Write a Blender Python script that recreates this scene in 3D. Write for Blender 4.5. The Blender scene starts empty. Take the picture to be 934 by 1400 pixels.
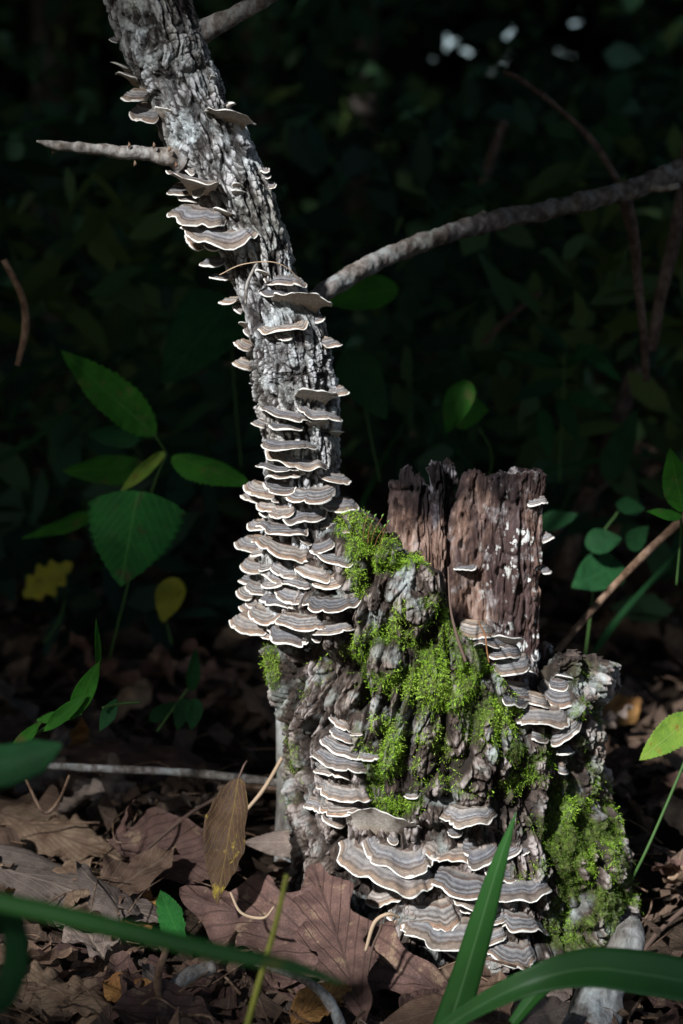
import bpy, math, random
import numpy as np
from mathutils import Vector
from mathutils.bvhtree import BVHTree
R = math.radians
random.seed(7); rng = np.random.default_rng(7)
sc = bpy.context.scene
C = sc.collection

# ------------------------------------------------------------------ camera
PITCH = R(8.93); CAM = Vector((0, -1.4, 0.54)); FPX = 2545.0
PX = 1.4 / FPX                                   # metres per photo pixel at the trunk
cam = bpy.data.objects.new('camera', bpy.data.cameras.new('camera')); C.objects.link(cam)
cam.location = CAM; cam.rotation_euler = (math.pi/2 - PITCH, 0, 0)
cam.data.sensor_fit = 'VERTICAL'; cam.data.sensor_height = 36; cam.data.lens = 36*FPX/1400
cam.data.clip_start = 0.02; cam.data.clip_end = 300
cam.data.dof.use_dof = True; cam.data.dof.focus_distance = 1.35; cam.data.dof.aperture_fstop = 6.0
sc.camera = cam
# ------------------------------------------------------------------ sky, sun, exposure
SUN_EL, SUN_AZ = 37, 33                          # degrees; azimuth measured to the left of the camera's back
sdir = Vector((-math.cos(R(SUN_EL))*math.sin(R(SUN_AZ)), -math.cos(R(SUN_EL))*math.cos(R(SUN_AZ)), math.sin(R(SUN_EL))))
world = bpy.data.worlds.new('World'); sc.world = world; world.use_nodes = True
wn = world.node_tree.nodes; wl = world.node_tree.links
sky = wn.new('ShaderNodeTexSky'); sky.sky_type = 'NISHITA'; sky.sun_disc = False
sky.sun_elevation = R(SUN_EL); sky.sun_rotation = math.atan2(sdir.x, sdir.y)
wl.new(sky.outputs[0], wn['Background'].inputs[0]); wn['Background'].inputs[1].default_value = 0.062
sun = bpy.data.objects.new('sun', bpy.data.lights.new('sun', 'SUN')); C.objects.link(sun)
sun.data.energy = 5.0; sun.data.angle = R(2.6); sun.data.color = (0.93, 0.97, 1.0)
sun.rotation_euler = (-sdir).to_track_quat('-Z', 'Y').to_euler()
sc.view_settings.view_transform = 'Standard'; sc.view_settings.look = 'None'
sc.view_settings.exposure = 0.82; sc.view_settings.gamma = 1
sc.render.engine = 'CYCLES'
sc.cycles.use_denoising = True; sc.cycles.max_bounces = 6; sc.cycles.diffuse_bounces = 4
sc.cycles.transmission_bounces = 4; sc.cycles.transparent_max_bounces = 4

# ------------------------------------------------------------------ picture <-> place helpers
FW = Vector((0, math.cos(PITCH), -math.sin(PITCH))); UP = Vector((0, math.sin(PITCH), math.cos(PITCH)))
def ray(px, py): return FW + Vector((1, 0, 0))*((px-467)/FPX) + UP*((700-py)/FPX)
def at(px, py, Y=0.0):
    d = ray(px, py); return CAM + d*((Y-CAM.y)/d.y)
def atg(px, py, z=0.0):
    d = ray(px, py); return CAM + d*((z-CAM.z)/d.z)
def proj(P):
    """world points (n,3) -> photo pixels"""
    V = P - np.array(CAM); a = V @ np.array(FW); return 467 + FPX*V[:, 0]/a, 700 - FPX*(V @ np.array(UP))/a
def interp(x, pts):
    xs = [p[0] for p in pts]; ys = [p[1] for p in pts]; return np.interp(x, xs, ys)

# ------------------------------------------------------------------ noise in numpy
def h3(i, j, k, s=0):
    n = (i.astype(np.int64)*73856093) ^ (j.astype(np.int64)*19349663) ^ (k.astype(np.int64)*83492791) ^ (s*2654435761 % 2**31)
    n = (n ^ (n >> 13)) * 1274126177 & 0x7fffffff; n = (n ^ (n >> 11)) * 1103515245 & 0x7fffffff
    return ((n ^ (n >> 15)) & 0xffffff) / float(0xffffff)
def vnoise(P, s=0):
    F = np.floor(P); f = P - F; f = f*f*(3-2*f); i, j, k = F.T.astype(np.int64); x, y, z = f.T
    r = 0
    for a in (0, 1):
        for b in (0, 1):
            for c in (0, 1):
                r = r + h3(i+a, j+b, k+c, s)*(x if a else 1-x)*(y if b else 1-y)*(z if c else 1-z)
    return r*2-1
def fbm(P, o=4, s=0, g=.5):
    r = 0; a = 1; t = 0
    for q in range(o): r = r + a*vnoise(P*(2**q)+q*17.3, s+q); t += a; a *= g
    return r/t
def worley(P, s=0):
    F = np.floor(P).astype(np.int64); d1 = np.full(len(P), 9.); d2 = d1.copy(); cid = np.zeros(len(P))
    for a in (-1, 0, 1):
        for b in (-1, 0, 1):
            for c in (-1, 0, 1):
                i, j, k = F[:, 0]+a, F[:, 1]+b, F[:, 2]+c
                h = h3(i, j, k, s)
                q = np.stack([i+h, j+h3(i, j, k, s+1), k+h3(i, j, k, s+2)], 1)
                d = np.linalg.norm(P-q, axis=1); m = d < d1
                d2 = np.where(m, d1, np.minimum(d2, d)); cid = np.where(m, h, cid); d1 = np.where(m, d, d1)
    return d1, d2, cid
def sst(a, b, x): t = np.clip((x-a)/(b-a), 0, 1); return t*t*(3-2*t)

# ------------------------------------------------------------------ mesh helpers
def mesh_np(name, V, F, mat=None, smooth=True, attrs=None):
    me = bpy.data.meshes.new(name); V = np.asarray(V, dtype=np.float32)
    if isinstance(F, np.ndarray):
        n, k = F.shape
        me.vertices.add(len(V)); me.vertices.foreach_set('co', V.ravel())
        me.loops.add(n*k); me.loops.foreach_set('vertex_index', F.ravel().astype(np.int32))
        me.polygons.add(n); me.polygons.foreach_set('loop_start', np.arange(0, n*k, k, dtype=np.int32))
        me.polygons.foreach_set('loop_total', np.full(n, k, dtype=np.int32)); me.update(calc_edges=True)
    else:
        me.from_pydata(V.tolist(), [], F)
    if smooth: me.polygons.foreach_set('use_smooth', np.ones(len(me.polygons), dtype=bool))
    for k, v in (attrs or {}).items():
        v = np.asarray(v, dtype=np.float32)
        if v.ndim == 1: me.attributes.new(k, 'FLOAT', 'POINT').data.foreach_set('value', v)
        else: me.attributes.new(k, 'FLOAT_VECTOR', 'POINT').data.foreach_set('vector', v.ravel())
    if mat: me.materials.append(mat)
    me.update(); return me
def link(name, me, parent=None, loc=None):
    o = bpy.data.objects.new(name, me); C.objects.link(o)
    if parent: o.parent = parent
    if loc is not None: o.location = loc
    return o
def tag(o, label, cat, group=None, kind=None):
    if label: o['label'] = label
    if cat: o['category'] = cat
    if group: o['group'] = group
    if kind: o['kind'] = kind
    return o
def thing(name, loc, label, cat, group=None):
    o = bpy.data.objects.new(name, None); o.empty_display_size = .02; C.objects.link(o); o.location = loc
    bpy.context.view_layer.update() if False else None
    return tag(o, label, cat, group)
def part(name, me, root):                        # mesh data in world coordinates under an Empty at root.location
    o = bpy.data.objects.new(name, me); C.objects.link(o); o.parent = root
    l = root.location; o.location = (-l.x, -l.y, -l.z)
    p = root.parent
    return o
def sub(name, me, par):
    o = bpy.data.objects.new(name, me); C.objects.link(o); o.parent = par; return o
def rebase(o):
    """put a one-mesh thing's origin at its own base"""
    me = o.data; n = len(me.vertices); a = np.empty(n*3, dtype=np.float32); me.vertices.foreach_get('co', a); a = a.reshape(-1, 3)
    c = np.array([(a[:, 0].min()+a[:, 0].max())/2, (a[:, 1].min()+a[:, 1].max())/2, a[:, 2].min()]); a -= c
    me.vertices.foreach_set('co', a.ravel()); me.update(); o.location = c.tolist(); return o
def gridfaces(nu, nv, wrap=False):
    """nv rows of nu points"""
    a = np.arange(nu*nv).reshape(nv, nu)
    if wrap: b = np.roll(a, -1, axis=1); return np.stack([a[:-1], b[:-1], b[1:], a[1:]], -1).reshape(-1, 4)
    return np.stack([a[:-1, :-1], a[:-1, 1:], a[1:, 1:], a[1:, :-1]], -1).reshape(-1, 4)
def spline(pts, n):
    """Catmull-Rom through points (k,m) -> n samples"""
    P = np.array(pts, float); P = np.vstack([2*P[0]-P[1], P, 2*P[-1]-P[-2]]); k = len(P)-3
    t = np.linspace(0, k-1e-9, n); i = t.astype(int); f = (t-i)[:, None]
    a, b, c, d = P[i], P[i+1], P[i+2], P[i+3]
    return .5*(2*b+(c-a)*f+(2*a-5*b+4*c-d)*f**2+(3*b-a-3*c+d)*f**3)
def frames(Pc):
    T = np.gradient(Pc, axis=0); T /= np.linalg.norm(T, axis=1)[:, None]
    ref = np.array([0, 1., 0]) if abs(T[0][1]) < .9 else np.array([1., 0, 0])
    A = np.cross(T, ref); A /= np.linalg.norm(A, axis=1)[:, None]; B = np.cross(A, T); return T, A, B
def tube(pts, rad, n=40, k=10, rough=0.0, seed=0, freq=60):
    """tapered, lumpy twig along a smooth curve; returns V,F"""
    Pc = spline(pts, n); T, A, B = frames(Pc); r = np.interp(np.linspace(0, 1, n), np.linspace(0, 1, len(rad)), rad)
    th = np.linspace(0, 2*np.pi, k, endpoint=False)
    D = A[:, None]*np.cos(th)[None, :, None]+B[:, None]*np.sin(th)[None, :, None]
    V = Pc[:, None]+D*r[:, None, None]
    if rough:
        q = fbm(V.reshape(-1, 3)*freq*np.array([1, 1, .6]), 4, seed).reshape(n, k); V = V+D*(q*rough*r[:, None])[:, :, None]
    V = V.reshape(-1, 3); F = gridfaces(k, n, True).tolist()
    F.append(list(range(k))[::-1]); F.append(list(range((n-1)*k, n*k))); return V, F
class MB:
    def __init__(s): s.V = []; s.F = []; s.n = 0; s.A = []
    def add(s, V, F, a=None):
        V = np.asarray(V); s.V.append(V)
        if isinstance(F, np.ndarray): F = F.tolist()
        s.F += [[i+s.n for i in f] for f in F]; s.n += len(V)
        s.A.append(np.full(len(V), 0. if a is None else a))
        return s
    def mesh(s, name, mat, smooth=True, attr=None):
        return mesh_np(name, np.vstack(s.V), s.F, mat, smooth, {attr: np.concatenate(s.A)} if attr else None)

# ------------------------------------------------------------------ materials
class NT:
    def __init__(s, name, rough=.85, spec=.2):
        s.m = bpy.data.materials.new(name); s.m.use_nodes = True; s.t = s.m.node_tree; s.n = s.t.nodes; s.l = s.t.links
        s.b = s.n['Principled BSDF']; s.b.inputs['Roughness'].default_value = rough; s.b.inputs['Specular IOR Level'].default_value = spec
        s._o = None
    def obj(s):
        if not s._o: s._o = s.n.new('ShaderNodeTexCoord')
        return s._o.outputs['Object']
    def mapped(s, scale, vec=None):
        m = s.n.new('ShaderNodeMapping'); m.inputs['Scale'].default_value = scale; s.l.new(vec or s.obj(), m.inputs[0]); return m.outputs[0]
    def noise(s, scale, detail=4, rough=.5, vec=None, dist=0):
        n = s.n.new('ShaderNodeTexNoise'); n.inputs['Scale'].default_value = scale; n.inputs['Detail'].default_value = detail
        n.inputs['Roughness'].default_value = rough; n.inputs['Distortion'].default_value = dist; s.l.new(vec or s.obj(), n.inputs['Vector']); return n.outputs['Fac']
    def vor(s, scale, feature='F1', vec=None, out='Distance'):
        n = s.n.new('ShaderNodeTexVoronoi'); n.feature = feature; n.inputs['Scale'].default_value = scale; s.l.new(vec or s.obj(), n.inputs['Vector']); return n.outputs[out]
    def attr(s, name, out='Fac'):
        n = s.n.new('ShaderNodeAttribute'); n.attribute_name = name; return n.outputs[out]
    def rand(s): return s.n.new('ShaderNodeObjectInfo').outputs['Random']
    def m2(s, op, a, b=0.0, c=None):
        n = s.n.new('ShaderNodeMath'); n.operation = op
        for i, v in enumerate((a, b, c)):
            if v is None: continue
            if isinstance(v, (int, float)): n.inputs[i].default_value = v
            else: s.l.new(v, n.inputs[i])
        return n.outputs[0]
    def ramp(s, fac, stops, interp='LINEAR'):
        n = s.n.new('ShaderNodeValToRGB'); n.color_ramp.interpolation = interp; e = n.color_ramp.elements
        for i, (p, c) in enumerate(stops):
            q = e[i] if i < 2 else e.new(p); q.position = p; q.color = (*c, 1) if not isinstance(c, (int, float)) else (c, c, c, 1)
        s.l.new(fac, n.inputs[0]); return n.outputs[0]
    def mix(s, fac, a, b, mode='MIX'):
        n = s.n.new('ShaderNodeMix'); n.data_type = 'RGBA'; n.blend_type = mode
        for i, v in ((0, fac), (6, a), (7, b)):
            if isinstance(v, (int, float)): n.inputs[i].default_value = v
            elif isinstance(v, tuple): n.inputs[i].default_value = (*v, 1)
            else: s.l.new(v, n.inputs[i])
        return n.outputs[2]
    def color(s, c):
        if isinstance(c, tuple): s.b.inputs['Base Color'].default_value = (*c, 1)
        else: s.l.new(c, s.b.inputs['Base Color'])
        return s
    def bump(s, h, strength=.5, dist=.001):
        n = s.n.new('ShaderNodeBump'); n.inputs['Strength'].default_value = strength; n.inputs['Distance'].default_value = dist
        s.l.new(h, n.inputs['Height']); s.l.new(n.outputs[0], s.b.inputs['Normal']); return s
    def trans(s, col, fac):
        """leaf: part of the light passes through"""
        t = s.n.new('ShaderNodeBsdfTranslucent'); mx = s.n.new('ShaderNodeMixShader'); mx.inputs[0].default_value = fac
        if isinstance(col, tuple): t.inputs[0].default_value = (*col, 1)
        else: s.l.new(col, t.inputs[0])
        out = s.n['Material Output']; s.l.new(s.b.outputs[0], mx.inputs[1]); s.l.new(t.outputs[0], mx.inputs[2]); s.l.new(mx.outputs[0], out.inputs[0]); return s

def bark_mat(name, dark, mid, light, lichen, lich_amt, stretch=.35, sc_=1.0, bump=.7, plates=False):
    t = NT(name, .9, .15)
    v = t.mapped((1, 1, stretch))
    a = t.noise(120*sc_, 6, .65, v, .3)
    if plates: a = t.m2('ADD', t.m2('MULTIPLY', a, .62), t.m2('MULTIPLY', t.attr('plate'), .36))    # pale plate faces; the shade in cracks is painted into the bark colour
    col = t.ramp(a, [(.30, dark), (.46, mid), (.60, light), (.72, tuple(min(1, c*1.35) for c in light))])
    big = t.noise(22*sc_, 4, .6)
    lc = t.ramp(t.noise(55*sc_, 5, .6), [(.0, (0, 0, 0)), (1-lich_amt-.06, (0, 0, 0)), (1-lich_amt+.06, (1, 1, 1))])
    lc = t.mix(t.ramp(big, [(.42, (0, 0, 0)), (.60, (1, 1, 1))]), (0, 0, 0), lc)
    lcol = t.ramp(t.noise(300*sc_, 3), [(.35, tuple(c*.7 for c in lichen)), (.65, lichen)])
    col = t.mix(lc, col, lcol)
    br = t.ramp(t.noise(35*sc_, 3, .5, v), [(.35, (.72, .66, .6)), (.65, (1.15, 1.15, 1.18))])
    col = t.mix(1.0, col, br, 'MULTIPLY')
    if plates: col = t.mix(t.m2('MULTIPLY', t.attr('mossy'), .85), col, t.ramp(t.noise(240, 5, .7), [(.35, (.022, .026, .008)), (.5, (.06, .085, .014)), (.66, (.13, .20, .025))]))
    t.color(col)
    h = t.m2('ADD', t.noise(420*sc_, 5, .7, v), t.m2('MULTIPLY', t.noise(1100*sc_, 3, .6), .5))
    t.bump(h, bump, .0018); return t.m
M = {}
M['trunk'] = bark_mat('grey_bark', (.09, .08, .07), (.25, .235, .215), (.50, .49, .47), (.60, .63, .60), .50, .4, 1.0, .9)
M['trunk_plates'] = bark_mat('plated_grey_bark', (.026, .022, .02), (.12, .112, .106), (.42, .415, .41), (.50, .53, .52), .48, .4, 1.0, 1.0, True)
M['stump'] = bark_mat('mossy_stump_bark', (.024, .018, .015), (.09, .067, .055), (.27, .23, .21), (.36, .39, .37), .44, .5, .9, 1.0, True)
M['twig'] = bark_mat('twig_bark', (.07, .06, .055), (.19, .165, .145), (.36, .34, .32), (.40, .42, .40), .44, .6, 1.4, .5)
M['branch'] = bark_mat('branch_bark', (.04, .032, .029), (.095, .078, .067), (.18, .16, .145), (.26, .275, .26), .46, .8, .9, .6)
M['brown_twig'] = bark_mat('brown_twig_bark', (.05, .03, .02), (.14, .085, .055), (.24, .16, .11), (.3, .24, .18), .3, .7, 1, .4)
# rotten wood of the spire: long fibres, reddish brown, white fungus flecks by real-world position
t = NT('rotten_wood', .88, .15)
v = t.mapped((1, 1, .16)); a = t.noise(170, 7, .7, v, .4)
col = t.ramp(a, [(.30, (.045, .028, .021)), (.45, (.15, .085, .062)), (.58, (.27, .175, .135)), (.72, (.42, .32, .27))])
dk = t.ramp(t.noise(28, 4, .6, t.mapped((1, 1, .4))), [(.48, (1, 1, 1)), (.58, (.34, .34, .40))])
col = t.mix(1.0, col, dk, 'MULTIPLY')
ds = t.n.new('ShaderNodeVectorMath'); ds.operation = 'ADD'; dn_ = t.n.new('ShaderNodeTexNoise'); dn_.inputs['Scale'].default_value = 160; dn_.inputs['Detail'].default_value = 4; t.l.new(t.obj(), dn_.inputs['Vector'])
dv = t.n.new('ShaderNodeVectorMath'); dv.operation = 'SCALE'; dv.inputs['Scale'].default_value = .012; t.l.new(dn_.outputs['Color'], dv.inputs[0]); t.l.new(t.mapped((1, 1, .55)), ds.inputs[0]); t.l.new(dv.outputs[0], ds.inputs[1])
fl = t.ramp(t.vor(130, 'F1', ds.outputs[0]), [(.26, (1, 1, 1)), (.34, (0, 0, 0))])
fm = t.ramp(t.noise(24, 2), [(.42, (0, 0, 0)), (.50, (1, 1, 1))])
tc = t.n.new('ShaderNodeSeparateXYZ'); t.l.new(t.obj(), tc.inputs[0])
xm = t.ramp(t.m2('MULTIPLY', tc.outputs[0], 5.0), [(.52, (0, 0, 0)), (.60, (1, 1, 1))])
fl = t.mix(1.0, t.mix(1.0, fl, fm, 'MULTIPLY'), xm, 'MULTIPLY')
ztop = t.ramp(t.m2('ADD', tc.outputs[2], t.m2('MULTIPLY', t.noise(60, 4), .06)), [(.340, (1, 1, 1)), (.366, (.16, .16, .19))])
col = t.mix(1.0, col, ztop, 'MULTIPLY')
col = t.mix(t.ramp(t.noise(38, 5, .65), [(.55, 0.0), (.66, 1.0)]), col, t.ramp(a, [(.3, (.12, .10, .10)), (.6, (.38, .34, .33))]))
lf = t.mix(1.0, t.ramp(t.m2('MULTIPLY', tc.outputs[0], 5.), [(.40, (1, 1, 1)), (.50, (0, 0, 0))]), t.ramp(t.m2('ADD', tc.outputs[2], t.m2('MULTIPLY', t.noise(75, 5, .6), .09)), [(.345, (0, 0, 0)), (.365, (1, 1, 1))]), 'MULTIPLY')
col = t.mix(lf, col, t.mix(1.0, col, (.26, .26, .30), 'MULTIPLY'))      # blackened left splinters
fl = t.mix(1.0, fl, t.ramp(tc.outputs[2], [(.325, (1, 1, 1)), (.34, (0, 0, 0))]), 'MULTIPLY')
col = t.mix(fl, col, t.ramp(t.noise(200, 3), [(.35, (.42, .40, .36)), (.6, (.68, .67, .64))])); t.color(col)
t.bump(t.m2('ADD', t.noise(420, 7, .8, t.mapped((1, 1, .10))), t.m2('MULTIPLY', t.noise(1000, 2), .3)), .9, .002); M['wood'] = t.m
# charred-looking dark wood top
M['wood_top'] = bark_mat('weathered_wood_top', (.02, .018, .018), (.06, .05, .048), (.14, .12, .11), (.12, .14, .1), .35, .3, 1.0, .8)
# bracket fungus
t = NT('zoned_bracket', .8, .12)
z = t.attr('zone'); rnd = t.rand()
nz = t.m2('MULTIPLY', t.m2('SUBTRACT', t.noise(70, 4, .6), .5), .17)
zz = t.m2('ADD', z, nz)
amp = t.m2('SUBTRACT', 1.0, z)                      # the margin's own band keeps its place
zz = t.m2('ADD', z, t.m2('MULTIPLY', nz, t.ramp(z, [(.86, 1.0), (.95, .12)])))
sh = t.m2('MULTIPLY', t.m2('SUBTRACT', rnd, .5), .12); zs = t.m2('ADD', zz, t.m2('MULTIPLY', sh, t.ramp(z, [(.84, 1.0), (.93, 0.0)])))
cA = t.ramp(zs, [(0, (.42, .25, .14)), (.11, (.35, .265, .20)), (.26, (.25, .225, .20)), (.34, (.17, .155, .145)), (.42, (.12, .07, .05)), (.47, (.30, .29, .285)), (.56, (.10, .095, .10)),
                 (.62, (.24, .237, .238)), (.70, (.075, .06, .055)), (.76, (.27, .26, .26)), (.82, (.085, .065, .055)), (.87, (.20, .17, .15)), (.905, (.22, .13, .08)), (1, (.26, .20, .16))])
cB = t.ramp(zs, [(0, (.40, .23, .12)), (.14, (.34, .25, .185)), (.30, (.22, .195, .175)), (.39, (.13, .08, .055)), (.44, (.31, .285, .265)), (.60, (.16, .15, .155)),
                 (.68, (.30, .30, .31)), (.74, (.12, .10, .10)), (.80, (.24, .22, .215)), (.86, (.11, .075, .055)), (.90, (.24, .19, .15)), (1, (.26, .20, .16))])
cc = t.mix(t.ramp(rnd, [(.35, 0.0), (.65, 1.0)]), cA, cB)
gb = t.ramp(t.m2('FRACT', t.m2('MULTIPLY', rnd, 7.31)), [(0, (.52, .53, .56)), (.3, (.85, .85, .86)), (.65, (1.0, .98, .95)), (1, (1.30, 1.15, .98))])
cc = t.mix(1.0, cc, gb, 'MULTIPLY')
spk = t.ramp(t.noise(260, 4, .7), [(.35, (.72, .72, .74)), (.65, (1.25, 1.22, 1.18))]); cc = t.mix(1.0, cc, spk, 'MULTIPLY')
un = t.ramp(t.noise(500, 3, .6), [(.35, (.36, .31, .26)), (.65, (.60, .54, .47))]); un = t.mix(t.ramp(z, [(0.0, 1.0), (.45, 0.0)]), un, (.40, .29, .20))
fine = t.m2('SINE', t.m2('ADD', t.m2('MULTIPLY', t.attr('edge'), 5200.), t.m2('MULTIPLY', t.noise(110, 3), 9.)))
cc = t.mix(1.0, cc, t.ramp(t.m2('ADD', t.m2('MULTIPLY', fine, .5), .5), [(0, (.86, .85, .84)), (1, (1.10, 1.09, 1.08))]), 'MULTIPLY')
och = t.ramp(t.noise(38, 3, .55), [(.50, 0.0), (.68, .55)]); cc = t.mix(t.m2('MULTIPLY', och, t.ramp(z, [(.3, 1.0), (.9, .25)])), cc, t.mix(1.0, cc, (1.45, 1.06, .76), 'MULTIPLY'))
hs = t.n.new('ShaderNodeHueSaturation'); hs.inputs['Saturation'].default_value = .90; hs.inputs['Value'].default_value = .94; t.l.new(cc, hs.inputs['Color']); cc = hs.outputs[0]
cc = t.mix(t.ramp(t.noise(20, 2), [(.4, 0.0), (.6, .5)]), cc, t.mix(1.0, cc, (.88, .92, .97), 'MULTIPLY'))
cc = t.mix(t.attr('under'), cc, un)
ed = t.m2('ADD', t.attr('edge'), t.m2('MULTIPLY', t.m2('SUBTRACT', t.noise(300, 2), .5), .0006))
cc = t.mix(t.ramp(t.m2('MULTIPLY', ed, 400.), [(.14, 1.0), (.36, 0.0)]), cc, (.66, .62, .56))
t.color(cc); t.bump(t.m2('ADD', t.noise(900, 4, .7), t.m2('MULTIPLY', t.m2('MULTIPLY', fine, t.m2('SUBTRACT', 1.0, t.attr('under'))), .3)), .6, .0009); M['cap'] = t.m
# moss
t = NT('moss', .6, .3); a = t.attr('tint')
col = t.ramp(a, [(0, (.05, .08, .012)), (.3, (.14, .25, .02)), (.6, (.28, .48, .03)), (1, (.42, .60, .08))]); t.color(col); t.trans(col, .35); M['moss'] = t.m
t = NT('moss_brown', .8, .1); a = t.attr('tint'); t.color(t.ramp(a, [(0, (.05, .04, .015)), (1, (.14, .13, .05))])); M['moss_old'] = t.m

def leaf_mat(name, base, alt, vein, nv=8., slope=.55, rough=.65, trans=0., tcol=None, spots=None, bump=.6, veinw=.10, vein_mix=.7, varied=.35):
    t = NT(name, rough+.08, .12)
    L = t.attr('leafuv', 'Vector'); s3 = t.n.new('ShaderNodeSeparateXYZ'); t.l.new(L, s3.inputs[0]); u, v = s3.outputs[0], s3.outputs[1]
    au = t.m2('ABSOLUTE', u)
    mid = t.ramp(au, [(.012, 1.0), (.045, 0.0)])
    ph = t.m2('FRACT', t.m2('SUBTRACT', t.m2('MULTIPLY', v, nv), t.m2('MULTIPLY', au, nv*slope)))
    sec = t.ramp(t.m2('ABSOLUTE', t.m2('SUBTRACT', ph, .5)), [(veinw*.35, 1.0), (veinw, 0.0)])
    net = t.ramp(t.vor(330, 'DISTANCE_TO_EDGE'), [(.02, 1.0), (.08, 0.0)])
    vf = t.m2('MAXIMUM', mid, sec)
    n = t.noise(60, 5, .6)
    col = t.mix(t.ramp(n, [(.38, 0.0), (.62, 1.0)]), base, alt)
    if spots: col = t.mix(t.ramp(t.noise(45, 4, .65), [(.58, 0.0), (.66, 1.0)]), col, spots)
    col = t.mix(t.m2('MULTIPLY', net, .25), col, vein)
    col = t.mix(t.m2('MULTIPLY', vf, vein_mix), col, vein)
    rv = t.ramp(t.rand(), [(0, (1-varied,)*3), (1, (1+varied, 1+varied*.9, 1+varied*.8))]); col = t.mix(1.0, col, rv, 'MULTIPLY')
    t.color(col); t.bump(t.m2('ADD', t.m2('MULTIPLY', vf, .9), t.m2('MULTIPLY', t.m2('ADD', net, t.noise(260, 3)), .35)), bump, .0012)
    if trans: t.trans(tcol or col, trans)
    return t.m
M['dead_purple'] = leaf_mat('dead_leaf_purple_brown', (.125, .072, .058), (.075, .043, .037), (.045, .027, .024), 7, .8, .55, spots=(.2, .135, .09), vein_mix=.55)
M['dead_brown'] = leaf_mat('dead_leaf_brown', (.16, .098, .068), (.10, .06, .042), (.22, .155, .11), 9, .7, .6, spots=(.08, .045, .03))
M['dead_tan'] = leaf_mat('dead_leaf_tan', (.30, .205, .135), (.20, .13, .085), (.15, .09, .06), 11, .6, .65, spots=(.13, .075, .045))
M['dead_grey'] = leaf_mat('dead_leaf_grey_brown', (.20, .155, .13), (.12, .09, .078), (.26, .20, .16), 8, .7, .7, spots=(.07, .05, .04))
M['dead_yellow'] = leaf_mat('dead_leaf_yellowing', (.06, .033, .02), (.035, .02, .014), (.12, .08, .03), 8, .6, .55, spots=(.26, .19, .03))
M['dead_orange'] = leaf_mat('dead_leaf_orange', (.40, .21, .07), (.22, .10, .035), (.16, .08, .04), 8, .6, .55, spots=(.10, .05, .025))
M['green'] = leaf_mat('green_leaf', (.028, .15, .012), (.02, .10, .010), (.09, .24, .04), 8, .8, .5, .35, (.10, .30, .05), spots=(.10, .10, .03), varied=.15)
M['green_spotted'] = leaf_mat('green_leaf_spotted', (.022, .15, .028), (.016, .10, .022), (.07, .22, .05), 7, .8, .5, .3, (.08, .26, .06), spots=(.07, .07, .03), varied=.15)
M['green_dark'] = leaf_mat('dark_green_leaf', (.012, .060, .018), (.008, .042, .013), (.025, .085, .028), 7, .8, .5, .2, (.03, .12, .04), varied=.3)
M['yellow'] = leaf_mat('yellow_leaf', (.42, .36, .03), (.26, .27, .03), (.35, .33, .08), 7, .8, .55, .3, (.5, .42, .03), spots=(.12, .07, .02), varied=.1)
M['yellow_green'] = leaf_mat('yellow_green_leaf', (.22, .32, .04), (.12, .24, .03), (.30, .38, .1), 9, .8, .55, .3, (.3, .45, .03), spots=(.25, .12, .02), varied=.1)
t = NT('grass_blade', .42, .4)
L = t.attr('leafuv', 'Vector'); s3 = t.n.new('ShaderNodeSeparateXYZ'); t.l.new(L, s3.inputs[0])
st = t.ramp(t.m2('FRACT', t.m2('MULTIPLY', t.m2('ADD', s3.outputs[0], 1.0), 7.0)), [(.25, (.035, .14, .028)), (.5, (.065, .21, .04)), (.8, (.035, .14, .028))])
st = t.mix(t.ramp(t.m2('ABSOLUTE', s3.outputs[0]), [(.02, 1.0), (.08, 0.0)]), st, (.12, .26, .09))
st = t.mix(t.ramp(t.noise(30, 4), [(.66, 0.0), (.74, 1.0)]), st, (.16, .2, .04))
t.color(st); t.trans((.08, .26, .03), .3); M['blade'] = t.m
M['stem_green'] = NT('green_stem', .5, .3).color((.12, .22, .04)).m
M['stem_dark'] = NT('dark_green_stem', .6, .2).color((.04, .085, .02)).m
M['stem_yellow'] = NT('yellow_stem', .5, .3).color((.28, .28, .05)).m
M['stem_red'] = NT('reddish_stem', .6, .2).color((.20, .09, .04)).m
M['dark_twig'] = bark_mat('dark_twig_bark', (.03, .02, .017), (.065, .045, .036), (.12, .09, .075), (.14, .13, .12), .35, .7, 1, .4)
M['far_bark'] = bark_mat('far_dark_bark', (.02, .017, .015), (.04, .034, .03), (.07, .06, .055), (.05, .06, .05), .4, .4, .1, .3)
M['fibre'] = NT('dry_fibre', .8, .1).color((.42, .30, .20)).m
M['fibre_dark'] = NT('dark_rootlet', .8, .1).color((.10, .065, .05)).m
t = NT('forest_soil', .95, .1)
t.color(t.ramp(t.noise(40, 6, .65), [(.3, (.02, .014, .010)), (.5, (.05, .034, .024)), (.7, (.10, .068, .046))])); t.bump(t.noise(150, 5, .7), .8, .01); M['soil'] = t.m
M['scrap'] = leaf_mat('leaf_scraps', (.12, .078, .055), (.06, .04, .03), (.16, .11, .08), 8, .7, .7)
t = NT('undergrowth_leaf', .6, .2); a = t.attr('tint'); col = t.ramp(a, [(0, (.012, .036, .024)), (.6, (.028, .075, .036)), (1, (.07, .11, .03))]); t.color(col); t.trans(col, .3); M['under'] = t.m
t = NT('canopy_leaf', .7, .1); t.color((.05, .10, .03)); M['canopy'] = t.m

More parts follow.
